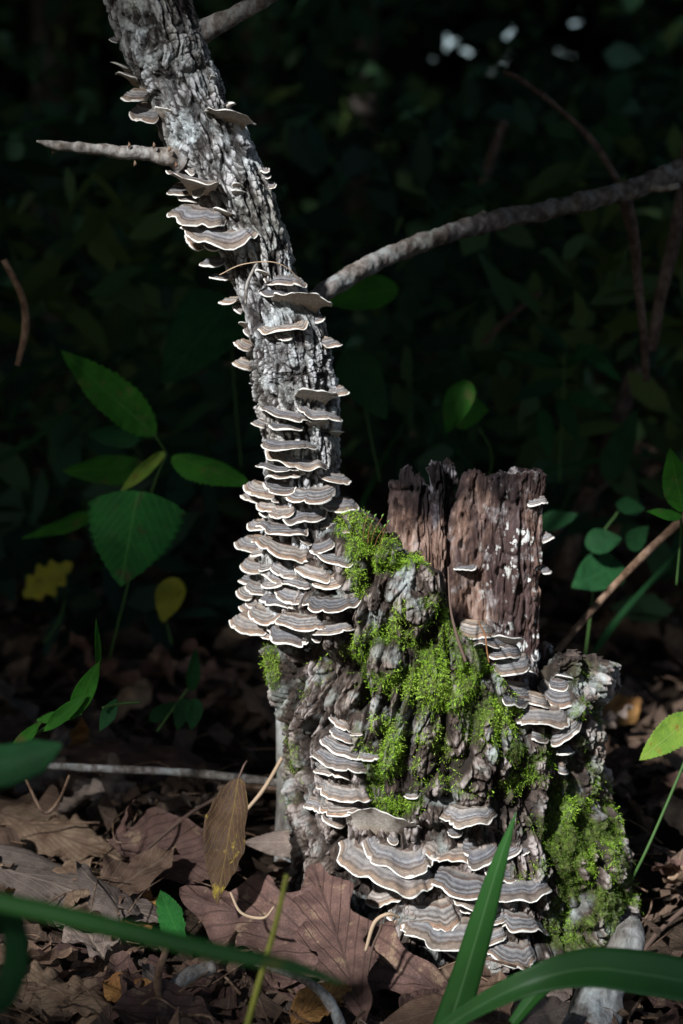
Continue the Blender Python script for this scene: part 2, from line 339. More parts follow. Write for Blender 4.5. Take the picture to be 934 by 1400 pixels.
# ------------------------------------------------------------------ ground
def gz(x, y):
    x, y = np.asarray(x, float), np.asarray(y, float); P = np.stack([x*3., y*3., x*0], 1)
    return fbm(P, 3, 5)*.018+.03*np.exp(-((x+.15)/.13)**2-((y-.16)/.16)**2)-.03*np.exp(-((x-.14)/.16)**2-((y+.13)/.14)**2)
xs = np.concatenate([-np.geomspace(60, .9, 24), np.linspace(-.8, .8, 130), np.geomspace(.9, 60, 24)])
ys = np.concatenate([-np.geomspace(30, 1.6, 14), np.linspace(-1.5, 1.6, 190), np.geomspace(1.7, 90, 34)])
X, Yg = np.meshgrid(xs, ys); V = np.stack([X.ravel(), Yg.ravel(), np.zeros(X.size)], 1)
V[:, 2] = gz(V[:, 0], V[:, 1]) + fbm(V*18, 4, 9)*.008 - .012
g = link('ground', mesh_np('ground', V, gridfaces(len(xs), len(ys)), M['soil'])); g['kind'] = 'structure'

# every entry: left tip, right tip, middle of the margin, root, in the units of its enlargement
GR = {
 'A': (300, 590, .21413, 'upper tiers of the dense cluster round the lower trunk', [
  (258,75,618,105,400,114,450,55),(315,112,715,215,540,245,560,170),(240,215,560,270,400,248,400,222),(620,265,832,320,760,328,700,250),(275,300,530,270,380,302,430,250),
  (172,345,378,400,230,412,300,325),(280,325,495,355,400,404,410,300),(405,408,752,355,620,437,640,335),(135,400,308,450,210,446,280,395),(580,445,885,475,800,512,720,400),
  (235,465,380,480,300,515,340,440),(322,528,490,500,400,545,440,460),(395,535,692,520,540,581,560,468),(252,520,310,545,280,545,310,510),(600,600,825,590,740,641,710,550),
  (180,590,330,575,230,630,290,555),(245,610,565,620,400,650,400,580),(780,635,838,625,820,642,780,608),(330,430,385,435,365,450,360,412)]),
 'B': (300, 720, .21413, 'lower tiers of the dense cluster round the lower trunk', [
  (110,105,300,120,190,162,265,55),(203,90,590,178,400,196,430,85),(200,180,290,165,225,192,260,140),(585,150,738,105,680,153,650,80),(572,160,855,215,740,233,720,150),
  (125,250,270,290,200,306,220,195),(252,265,345,260,290,283,310,220),(332,260,548,325,460,343,440,232),(474,255,690,300,590,326,580,218),(262,300,405,340,330,347,350,275),
  (120,340,260,345,180,362,210,300),(260,370,420,375,340,393,360,345),(400,345,590,388,500,391,520,330),(580,385,795,350,700,396,680,305),(165,380,355,420,250,449,260,345),
  (108,410,215,435,150,462,180,365),(365,400,595,430,510,490,480,375),(165,480,280,500,215,526,230,440),(255,465,490,505,390,516,380,445),(545,498,920,485,720,526,730,435),
  (125,510,185,530,160,549,170,480),(180,545,400,545,260,623,310,495),(350,608,680,620,540,656,520,545),(65,600,320,650,170,683,220,555),(315,630,585,700,430,746,430,620),
  (580,685,860,640,740,688,720,625),(243,685,350,700,300,716,310,655),(585,690,650,700,625,737,620,680),(500,60,590,110,540,96,550,65)]),
 'C': (220, 220, .21413, 'upper trunk below the snapped branch', [
  (45,80,398,158,225,116,260,136),(45,190,200,200,110,216,150,125),(105,230,250,250,180,272,190,205),(195,160,290,150,240,222,250,130),(133,35,222,80,160,77,190,30),
  (65,318,425,370,200,398,300,275),(335,300,468,338,400,312,405,328),(145,420,635,480,330,531,380,410),(155,470,260,550,205,559,240,495),(265,545,390,545,340,581,360,515),
  (245,650,395,640,310,668,370,600),(303,745,440,750,370,762,420,715),(640,50,695,45,680,75,630,45),(660,100,703,95,690,113,650,85),(690,160,737,150,715,173,680,125),
  (455,165,530,165,490,138,490,160),(440,190,545,196,490,184,490,198),(595,715,700,740,640,700,680,722),(640,745,918,790,780,797,780,715)]),
 'D': (220, 340, .32120, 'pale middle stretch of the trunk', [
  (420,178,550,190,470,196,490,166),(480,212,732,240,610,198,590,228),(415,348,612,315,500,355,520,325),(485,370,560,375,520,390,530,355),(655,312,700,295,685,311,645,275),
  (695,415,767,405,735,417,680,372),(305,400,385,430,345,428,385,390),(300,480,388,520,340,508,388,465),(240,228,325,218,280,238,330,200),(303,245,345,270,325,271,345,240),
  (332,318,368,322,345,310,368,328),(352,345,383,370,365,368,383,340),(715,612,798,605,760,622,735,578),(568,620,748,636,650,602,650,628),(440,680,625,712,540,726,540,684),
  (592,680,772,728,700,728,670,684),(458,750,605,752,530,768,530,738),(612,740,720,747,660,733,660,745),(712,780,782,775,750,774,735,788),(388,740,445,762,410,753,445,728)]),
 'T': (120, 0, .38544, 'dark top of the trunk above the snapped branch', [
  (75,138,108,150,90,148,112,128),(82,218,148,246,112,232,150,242),(98,262,182,302,140,268,172,275),(122,345,215,355,165,363,205,305),(153,395,255,420,200,430,225,358),
  (235,390,300,402,268,382,272,404),(420,392,602,438,500,398,500,414),(490,375,528,370,510,362,485,372),(435,270,456,275,445,268,430,280)]),
 'E': (440, 1080, .21413, 'front foot of the stump, left of the green blade', [
  (95,335,740,600,360,598,440,400),(260,360,710,440,520,526,500,325),(280,315,370,330,340,346,330,292),(420,300,488,325,450,345,460,284),(150,188,655,258,400,148,370,262),(290,690,560,655,440,721,430,600)]),
 'F': (560, 1080, .21413, 'front foot of the stump behind the green blade', [
  (208,175,572,180,390,233,390,92),(60,385,400,455,240,458,310,290),(370,445,575,380,470,469,440,320),(333,390,502,360,400,421,390,280),(590,440,716,380,650,441,630,340),
  (690,420,775,385,730,421,720,340),(460,500,685,545,610,599,600,462),(480,690,880,640,650,707,690,545),(90,590,560,690,330,668,350,500),(245,265,340,270,290,296,290,230)]),
 'G': (500, 1200, .29979, 'lowest tiers at the foot of the stump', [
  (85,120,440,165,280,239,270,75),(165,215,545,265,380,316,400,165),(390,65,615,120,490,139,510,60),(430,150,490,150,460,161,460,118),(550,205,635,190,600,211,600,140),
  (622,210,832,258,720,246,690,145),(530,290,640,260,590,303,590,215),(540,325,782,355,690,396,670,268),(350,325,475,362,420,377,430,290),(495,410,603,375,540,423,560,335),
  (530,480,662,495,610,529,580,420),(752,385,938,392,820,419,860,338),(230,265,345,320,280,306,320,262)]),
 'H': (590, 820, .27837, 'sunken rim in front of the wood spire', [
  (60,125,128,168,95,146,100,98),(120,140,305,165,225,179,200,95),(155,240,285,292,210,292,230,210),(190,210,385,212,275,233,290,175),(300,185,460,203,380,182,370,200),
  (270,240,446,265,350,293,360,205),(290,300,494,305,380,358,400,260),(440,348,522,362,480,352,470,328),(345,440,512,470,420,493,400,395),(345,475,465,500,400,521,400,470),
  (465,490,592,535,530,522,510,450),(430,595,686,590,560,633,530,510),(585,680,756,610,660,693,640,590),(490,680,575,685,535,692,520,635),(612,760,704,750,650,769,650,718),
  (620,835,672,845,645,853,640,812),(510,440,716,480,620,531,610,395),(575,410,674,420,620,446,620,365),(600,385,706,402,660,372,650,378),(490,270,535,265,520,302,510,258)]),
 'P': (500, 620, .38544, 'tall splintered wood spire', [
  (575,180,650,175,615,189,612,150),(630,320,673,303,650,312,632,282),(627,420,660,418,642,426,632,398),(305,412,396,405,350,419,350,398)]),
 'I': (400, 960, .21413, 'small ladder of caps on the shaded left side of the stump', [
  (225,90,378,190,290,160,310,100),(237,172,388,250,305,228,330,172),(170,250,413,335,300,330,320,235),(118,350,473,435,280,414,300,322),(405,340,570,362,480,365,490,318),
  (137,430,380,512,250,490,280,400),(163,545,505,630,330,616,330,518),(58,660,190,697,110,702,155,612),(175,660,460,700,290,729,320,612),(183,710,340,765,250,789,280,692),
  (710,595,803,595,760,609,760,572),(370,200,448,207,410,213,420,186)]),
}

CAPS_ON_STUMP = [((ox+(e[0]+e[2])/2*q), (oy+(e[1]+e[3]+e[7])/3*q), abs(e[2]-e[0])/2*q) for kk_, (ox, oy, q, _, L) in GR.items() if kk_ in 'BEFGHI' for e in L]

# ------------------------------------------------------------------ leaning dead trunk
TR = [(-60, 122, 232), (0, 145, 262), (60, 164, 283), (100, 182, 298), (150, 204, 318), (200, 228, 346), (250, 255, 368), (300, 283, 386), (350, 304, 402), (400, 322, 418),
      (450, 336, 448), (490, 342, 457), (520, 347, 461), (560, 354, 464), (600, 361, 464), (650, 364, 463), (700, 362, 466), (760, 352, 476), (820, 350, 482), (872, 366, 472), (886, 380, 455)]
TRUNK_Y = .028
n, k = 820, 250
cen = np.array([list(at((a+b)/2, y, TRUNK_Y)) for y, a, b in TR])
slope = []
wid = []
for i, (y, a, b) in enumerate(TR):
    j0, j1 = max(0, i-1), min(len(TR)-1, i+1)
    dx = (TR[j1][1]+TR[j1][2]-TR[j0][1]-TR[j0][2])/2; dy = TR[j1][0]-TR[j0][0]
    wid.append((b-a)*PX/2*math.cos(math.atan2(dx, dy)))
Pc = spline(cen, n); rr = spline(np.array(wid)[:, None], n)[:, 0]
T, A, B = frames(Pc); th = np.linspace(0, 2*np.pi, k, endpoint=False)
D = A[:, None]*np.cos(th)[None, :, None]+B[:, None]*np.sin(th)[None, :, None]
V = (Pc[:, None]+D*rr[:, None, None])
# bark coordinates: arc, along
arc = np.stack([np.broadcast_to(np.cos(th)*.03, (n, k)), np.broadcast_to(np.sin(th)*.03, (n, k)), np.broadcast_to((np.arange(n)/n*.52)[:, None], (n, k))], -1).reshape(-1, 3)
w = arc+np.stack([fbm(arc*40, 3, 21), fbm(arc*40, 3, 22), fbm(arc*40, 3, 23)], 1)*.006
d1, d2, ci = worley(w*np.array([130, 130, 24]), 3); e1 = sst(.0, .22, d2-d1)
d1, d2, cj = worley(w*np.array([260, 260, 150]), 8); e2 = sst(.0, .2, d2-d1)
rid = 1-np.abs(fbm(w*np.array([190, 190, 26]), 4, 31)); flake = sst(.0, .3, fbm(w*np.array([190, 190, 60]), 4, 33))
disp = (e1-.8)*.0040*(.5+ci)+(e2-.7)*.0011+(rid-.8)*.0030+(flake-.4)*.0016+fbm(arc*np.array([30, 30, 14]), 3, 41)*.0030+(ci-.5)*.0016+(cj-.5)*.0011+fbm(arc*700, 3, 43)*.0005
plate_shade = np.clip(e1*(.35+.65*e2)*(.55+.6*ci)*(.55+.55*flake+.3*rid)*1.15-.12+fbm(w*380, 3, 35)*.3, 0, 1)  # low in the cracks, so groove shade goes into the bark colour
V = (V.reshape(-1, 3)+D.reshape(-1, 3)*disp[:, None]).astype(np.float64)
# knots / scars
for (kx, ky, kr, kd) in ((247, 118, 13, -.006), (238, 215, 16, .007), (365, 440, 12, -.005), (390, 372, 14, -.005), (200, 60, 10, -.003), (310, 345, 12, .002)):
    kp = np.array(at(kx, ky, TRUNK_Y-.03)); dd = np.linalg.norm((V-kp)*np.array([1, .5, 1]), axis=1)/(kr*PX); V += D.reshape(-1, 3)*(kd*np.exp(-dd**2))[:, None]
Ft = gridfaces(k, n, True)
trunk_V, trunk_F = V, Ft
tree = thing('leaning_dead_tree', at(425, 900, TRUNK_Y), 'leaning grey dead tree trunk lined with bracket fungi, beside the mossy stump', 'tree')
part('trunk', mesh_np('trunk', V, Ft, M['trunk_plates'], attrs={'plate': plate_shade}), tree)
# stub branches belonging to it
def twig_part(name, pts, rad, mat, root, **kw):
    V, F = tube([list(at(*p)) for p in pts], [r*PX for r in rad], **kw); return part(name, mesh_np(name, V, F, mat), root)
b = twig_part('branch', [(255, 54, .03), (290, 36, .03), (330, 16, .03), (372, -6, .03), (420, -40, .04)], [22, 14, 11, 10, 9], M['twig'], tree, n=120, k=30, rough=.35, seed=4, freq=120)
b['label'] = 'pale branch leaving the upper trunk towards the upper right'
b = twig_part('broken_branch', [(246, 222, .01), (232, 214, .005), (190, 210, .0), (130, 204, -.005), (80, 199, -.01), (50, 193, -.01)], [15, 12, 10, 8, 6.5, 1.5], M['twig'], tree, n=130, k=30, rough=.4, seed=9, freq=120)
b['label'] = 'short snapped branch sticking out of the upper trunk'
mb = MB()
for (x, y) in ((184, 224), (176, 199), (210, 199), (78, 204), (72, 207), (240, 226), (231, 204)):
    Vv, Ff = tube([list(at(x, y-5, -.005)), list(at(x+1, y, -.007)), list(at(x-1, y+4, -.006))], [1e-4, 2.6*PX, 1e-4], n=8, k=8, rough=.4, seed=x); mb.add(Vv, Ff)
sub('bud', mb.mesh('bud', M['brown_twig']), b)

# ------------------------------------------------------------------ stump
SL = [(640, 402), (700, 392), (800, 372), (880, 364), (950, 372), (1050, 386), (1150, 396), (1250, 398), (1330, 392), (1420, 380)]
SR = [(640, 800), (860, 842), (900, 846), (950, 838), (1000, 830), (1060, 834), (1120, 850), (1180, 862), (1250, 868), (1300, 885), (1420, 905)]
SY = .03
zt = lambda py, Y: at(467, py, Y).z
pys = np.linspace(620, 1425, 60); zs_ = np.array([zt(p, SY) for p in pys])
def sil(z):
    py = np.interp(z, zs_[::-1], pys[::-1]); xl, xr = interp(py, SL), interp(py, SR); return xl, xr, py
RIM = [(355, 900), (372, 860), (400, 760), (440, 705), (480, 700), (505, 732), (545, 766), (598, 780), (607, 850), (640, 886), (690, 938), (730, 990), (765, 1012), (788, 1005), (797, 912), (812, 898), (828, 906), (846, 915), (870, 940)]
nth, nt = 1060, 370
th = np.concatenate([np.linspace(0, np.pi, 200, endpoint=False)+.0, np.linspace(np.pi, 2*np.pi, 860, endpoint=False)])
# rim height for every direction: front follows the picture, back is an interpolation
zr = np.zeros(nth)
for i, a in enumerate(th):
    ca_ = math.cos(a); xp = 605+241*math.copysign(abs(ca_)**.86, ca_); yy = SY+.085*math.sin(a)
    if math.sin(a) <= 0.0: pyr = interp(xp, RIM)
    else:
        pyr = interp(xp, [(366, 880), (480, 800), (640, 860), (745, 886), (790, 893), (846, 915)])
    zr[i] = zt(pyr, yy)
zr += fbm(np.stack([np.cos(th)*9, np.sin(th)*9, th*0], 1), 4, 77)*.006+fbm(np.stack([np.cos(th)*45, np.sin(th)*45, th*0], 1), 3, 78)*.012*(np.cos(th) > .55)
zb = -.04
tt = np.linspace(0, 1, nt)
Z = zb+(zr[None]-zb)*tt[:, None]
xl, xr, pyy = sil(Z.ravel()); depth = (SY+1.4)/1.4
cx = ((xl+xr)/2-467)*PX*depth; hw = (xr-xl)/2*PX*depth
TH = np.broadcast_to(th, Z.shape).ravel()
se = .86                                            # slightly squared section
cxs = np.sign(np.cos(TH))*np.abs(np.cos(TH))**se; sxs = np.sign(np.sin(TH))*np.abs(np.sin(TH))**se
V = np.stack([cx+hw*cxs, SY+hw*.62*sxs, Z.ravel()], 1)
# flare the foot forwards
fl = sst(1150, 1400, pyy); V[:, 1] += -fl*.05*(np.sin(TH) < 0)*(-np.sin(TH))
Nn = np.stack([cxs, sxs*1.6, 0*cxs], 1); Nn /= np.linalg.norm(Nn, axis=1)[:, None]
def stump_disp(V):
    w = V+np.stack([fbm(V*16, 3, 51), fbm(V*16, 3, 52), fbm(V*16, 3, 53)], 1)*.018
    d1, d2, ci = worley(w*np.array([38, 38, 12]), 61); f1 = sst(.0, .20, d2-d1)
    d1, d2, cj = worley(w*np.array([95, 95, 36]), 63); f2 = sst(.0, .16, d2-d1)
    w2 = V+np.stack([fbm(V*50, 2, 55), fbm(V*50, 2, 56), fbm(V*50, 2, 57)], 1)*.006
    d1, d2, ck = worley(w2*np.array([230, 230, 110]), 65); f3 = sst(.0, .2, d2-d1)
    rid = 1-np.abs(fbm(w*np.array([90, 90, 18]), 4, 67)); pocket = sst(.12, .5, fbm(w*np.array([42, 42, 26]), 3, 73))
    flake = sst(.0, .3, fbm(w2*np.array([150, 150, 60]), 4, 74))
    d = (f1-.85)*.013+(ci-.5)*.009+(f2-.8)*.0050*(.4+cj)+(cj-.5)*.0035+(f3-.7)*.0015+(ck-.5)*.0022+(rid-.8)*.0075+(flake-.4)*.0022-pocket*.016+fbm(V*330, 4, 69)*.0022+fbm(V*12, 2, 71)*.006
    pl = np.clip(f1*(.4+.6*f2)*(.5+.6*cj)*(.5+.5*f3)*(.6+.5*flake)*(1-.6*pocket)*1.35-.1+fbm(V*300, 3, 75)*.35, 0, 1)  # low in cracks and pockets: their shade is painted into the colour
    return d, pl
disp, plate_shade = stump_disp(V)
pxx, pyv = proj(V); front = (np.sin(TH) < .1); fm_ = np.zeros(len(V))
for (cx_, cy_, hw_) in CAPS_ON_STUMP: fm_ = np.maximum(fm_, np.exp(-(((pxx-cx_)/(hw_+7))**2+((pyv-cy_)/14)**2)**1.5)*front)
disp = disp*(1-.72*fm_)-.004*fm_
V += Nn*disp[:, None]
for (bx, by, rx, ry, dd) in ((440, 920, 50, 34, -.03), (480, 955, 44, 34, -.018), (395, 940, 12, 50, -.01), (408, 1060, 10, 60, -.012), (440, 1150, 30, 30, -.014), (600, 985, 14, 26, -.014), (640, 1010, 12, 30, -.010), (560, 1000, 10, 40, -.008), (610, 1040, 14, 60, -.010), (775, 1035, 12, 50, -.010), (425, 1120, 12, 50, -.008), (690, 1180, 10, 60, -.004),
                             (545, 830, 26, 60, .006), (500, 840, 8, 50, -.012), (668, 1060, 50, 70, .008), (800, 1200, 60, 90, .008), (640, 1130, 60, 40, -.004), (580, 810, 24, 30, .004), (720, 1110, 10, 60, -.006)):
    q = np.exp(-((pxx-bx)/rx)**2-((pyv-by)/ry)**2)*front; V += Nn*(dd*q)[:, None]
outer = V.reshape(nt, nth, 3)
# rim and inner wall
rows = [outer]; NI = 56
last = outer[-1]; ctr = np.array([0.095, SY, 0]); v = (last-ctr)*np.array([1, 1, 0]); L_ = np.linalg.norm(v, axis=1)[:, None]; v /= L_
plr = [plate_shade]
for q in range(NI):
    f = (q+1)/NI
    inn = np.interp(f, [0, .1, .25, .8, 1], [0, .010, .018, .036, .12]); dn = np.interp(f, [0, .1, .25, .8, 1], [0, -.001, -.006, -.125, -.128])
    r = last-v*np.minimum(inn, L_*.92); r[:, 2] += dn
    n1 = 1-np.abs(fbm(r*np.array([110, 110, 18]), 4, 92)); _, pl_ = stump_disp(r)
    r -= v*((n1-.8)*.010*min(1, f*6)+fbm(r*260, 3, 93)*.002)[:, None]; r[:, 2] += fbm(r*170, 3, 94)*.005*min(1, f*8)
    r[:, 2] = np.maximum(r[:, 2], .150+fbm(r*60, 3, 95)*.008)
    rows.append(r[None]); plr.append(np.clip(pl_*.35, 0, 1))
VS = np.concatenate([r.reshape(-1, 3) for r in rows]); nrow = nt+NI
FS = gridfaces(nth, nrow, True)
plate_shade = np.concatenate(plr); stump_V, stump_F = VS, FS
MOSS = [(480,715,24,26,1),(505,742,30,18,1.1),(545,768,40,13,1.1),(580,778,22,10,.8),(478,775,14,50,.9),(487,800,16,30,.8),(540,862,50,40,.6),(560,905,70,45,.75),(620,930,70,45,1),(640,905,50,36,.9),(595,850,30,30,.9),
        (690,985,45,50,1),(715,1040,45,40,1),(500,890,45,45,.6),(465,880,30,25,.4),(530,1040,40,60,.85),(545,1098,50,14,.9),(600,1010,50,30,.5),(800,1170,66,84,1.1),(790,1105,50,45,.95),(840,1200,32,95,1.1),
        (800,1260,55,45,.8),(398,1000,16,120,.35),(372,905,10,40,.9),(800,1000,22,80,.6),(760,990,30,20,.3),(640,1075,50,20,.4),(660,760,25,15,.0)]
mfx, mfy = proj(VS); mossy = np.zeros(len(VS))
for (a, b, rx, ry, s_) in MOSS: mossy = np.maximum(mossy, s_*np.exp(-(((mfx-a)/rx)**2+((mfy-b)/ry)**2)**1.3*.7))
mossy = sst(-.12, .16, fbm(VS*np.array([75, 75, 60]), 3, 303)+.55*(mossy-.55))*np.clip(mossy*1.3, 0, 1)*(VS[:, 1] < SY+.05)
stump = thing('tree_stump', (0.09, SY, 0), 'broad rotten tree stump with furrowed bark, green moss and a tall splintered wood spire', 'stump')
part('bark_shell', mesh_np('bark_shell', VS, FS, M['stump'], attrs={'plate': plate_shade, 'mossy': mossy}), stump)

# ---- rotten wood columns of the spire, each a splinter of its own
def column(name, left, right, top, Yc, ratio, mat, root, seed, nth=170, nt=200, bot=1000, amp=1.0, fis=()):
    """left/right: (py,px) silhouettes, top: (px,py) profile"""
    th = np.linspace(0, 2*np.pi, nth, endpoint=False); y0 = bot; cxm = np.mean([p[1] for p in left+right])
    xl_t, xr_t = left[0][1], right[0][1]
    xp = (xl_t+xr_t)/2+(xr_t-xl_t)/2*np.cos(th)
    zt_ = np.array([zt(interp(x, top), Yc) for x in xp]); zt_ += fbm(np.stack([np.cos(th)*5, np.sin(th)*5, th*0+seed], 1), 4, seed)*.0035
    zb_ = zt(bot, Yc); Z = zb_+(zt_[None]-zb_)*np.linspace(0, 1, nt)[:, None]
    pg = np.linspace(560, 1300, 80); zg = np.array([zt(p, Yc) for p in pg]); py = np.interp(Z.ravel(), zg[::-1], pg[::-1])
    a, b = interp(py, left), interp(py, right); dep = (Yc+1.4)/1.4
    cx = ((a+b)/2-467)*PX*dep; hw = (b-a)/2*PX*dep; TH = np.broadcast_to(th, Z.shape).ravel()
    cs = np.sign(np.cos(TH))*np.abs(np.cos(TH))**.75; ss = np.sign(np.sin(TH))*np.abs(np.sin(TH))**.75
    V = np.stack([cx+hw*cs, Yc+hw*ratio*ss, Z.ravel()], 1)
    N = np.stack([cs*ratio, ss, 0*cs], 1); N /= np.linalg.norm(N, axis=1)[:, None]+1e-9
    w = V+np.stack([fbm(V*20, 3, seed+1), fbm(V*20, 3, seed+2), fbm(V*20, 3, seed+3)], 1)*.0025
    rid = 1-np.abs(fbm(w*np.array([150, 150, 9]), 5, seed+4, .6)); fine = 1-np.abs(fbm(w*np.array([480, 480, 36]), 3, seed+9)); d1, d2, ci = worley(w*np.array([120, 120, 22]), seed+5); e = sst(0, .14, d2-d1)
    d1, d2, cj = worley(w*np.array([160, 160, 75]), seed+7); pit = 1-sst(.12, .4, d1); chip = sst(.05, .3, fbm(w*np.array([90, 90, 34]), 4, seed+10))
    V += N*(amp*((rid-.8)*.0045+(fine-.8)*.0022+(e-.8)*.0022+(ci-.5)*.0022-pit*.005*(cj > .72)-chip*.0028+fbm(V*np.array([500, 500, 260]), 3, seed+6)*.0009+fbm(V*14, 2, seed+8)*.004))[:, None]
    pxx, pyv = proj(V)
    for (bx, by, rx, ry, dd) in fis: V += N*(dd*np.exp(-((pxx-bx)/rx)**2-((pyv-by)/ry)**2)*(np.sin(TH) < 0))[:, None]
    # top: rings closing towards the middle, torn
    last = V.reshape(nt, nth, 3)[-1]; c = last.mean(0); rr_ = [V]
    for q, f in enumerate((.88, .7, .5, .3, .12)):
        r = c+(last-c)*np.array([f, f, 1]); r[:, 2] = last[:, 2]*(f**.5)+(1-f**.5)*c[2]+fbm(r*120, 3, seed+20)*.006-.001*q+vnoise(r*300, seed)*.0015; rr_.append(r)
    V = np.vstack(rr_); F = gridfaces(nth, nt+5, True).tolist(); F.append([len(V)-nth+i for i in range(nth)])
    o = part(name, mesh_np(name, V, F, mat), root); return V, gridfaces(nth, nt+5, True), o
cols = []
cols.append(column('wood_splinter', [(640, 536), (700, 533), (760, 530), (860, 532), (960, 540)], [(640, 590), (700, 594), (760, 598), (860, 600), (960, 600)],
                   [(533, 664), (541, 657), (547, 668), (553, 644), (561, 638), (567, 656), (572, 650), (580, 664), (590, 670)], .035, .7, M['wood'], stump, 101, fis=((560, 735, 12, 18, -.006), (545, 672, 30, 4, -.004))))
cols.append(column('wood_splinter', [(630, 583), (660, 588), (720, 592), (860, 596), (980, 598)], [(630, 606), (660, 608), (720, 611), (860, 616), (980, 620)],
                   [(583, 640), (592, 632), (606, 634)], .028, .9, M['wood'], stump, 121, nth=110))
cols.append(column('wood_splinter', [(630, 604), (660, 607), (700, 606), (860, 606), (980, 606)], [(630, 628), (660, 628), (700, 621), (760, 617), (980, 622)],
                   [(604, 634), (614, 632), (628, 636)], .045, .9, M['wood'], stump, 141, nth=110))
cols.append(column('wood_splinter', [(644, 640), (680, 628), (710, 614), (740, 608), (860, 604), (1010, 604)], [(644, 668), (680, 674), (740, 680), (860, 684), (1010, 690)],
                   [(641, 648), (652, 643), (664, 652), (668, 655)], .040, .55, M['wood'], stump, 161, nth=150, bot=1020, fis=((640, 830, 30, 60, -.012), (655, 690, 10, 20, -.005))))
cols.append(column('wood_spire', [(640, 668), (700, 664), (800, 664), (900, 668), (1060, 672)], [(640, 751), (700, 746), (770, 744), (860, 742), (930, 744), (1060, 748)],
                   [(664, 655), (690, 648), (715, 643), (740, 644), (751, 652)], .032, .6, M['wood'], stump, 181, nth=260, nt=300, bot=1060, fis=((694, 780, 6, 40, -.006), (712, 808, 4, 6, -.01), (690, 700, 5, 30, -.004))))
cols.append(column('wood_splinter', [(882, 748), (920, 750), (1060, 752)], [(882, 782), (920, 790), (1060, 792)], [(748, 880), (760, 884), (772, 892), (790, 905)], .085, .6, M['wood'], stump, 201, nth=120, nt=120, bot=1060))
bpy.context.view_layer.update()
# surface for planting fungi and moss
AV = [trunk_V, stump_V]; AF = [trunk_F, stump_F+len(trunk_V)]; off = len(trunk_V)+len(stump_V)
for v_, f_, o_ in cols: AV.append(v_); AF.append(f_+off); off += len(v_)
bvh = BVHTree.FromPolygons(np.vstack(AV).tolist(), np.vstack(AF).tolist())
def hit(px, py):
    d = ray(px, py).normalized(); h = bvh.ray_cast(CAM, d); return h[0]

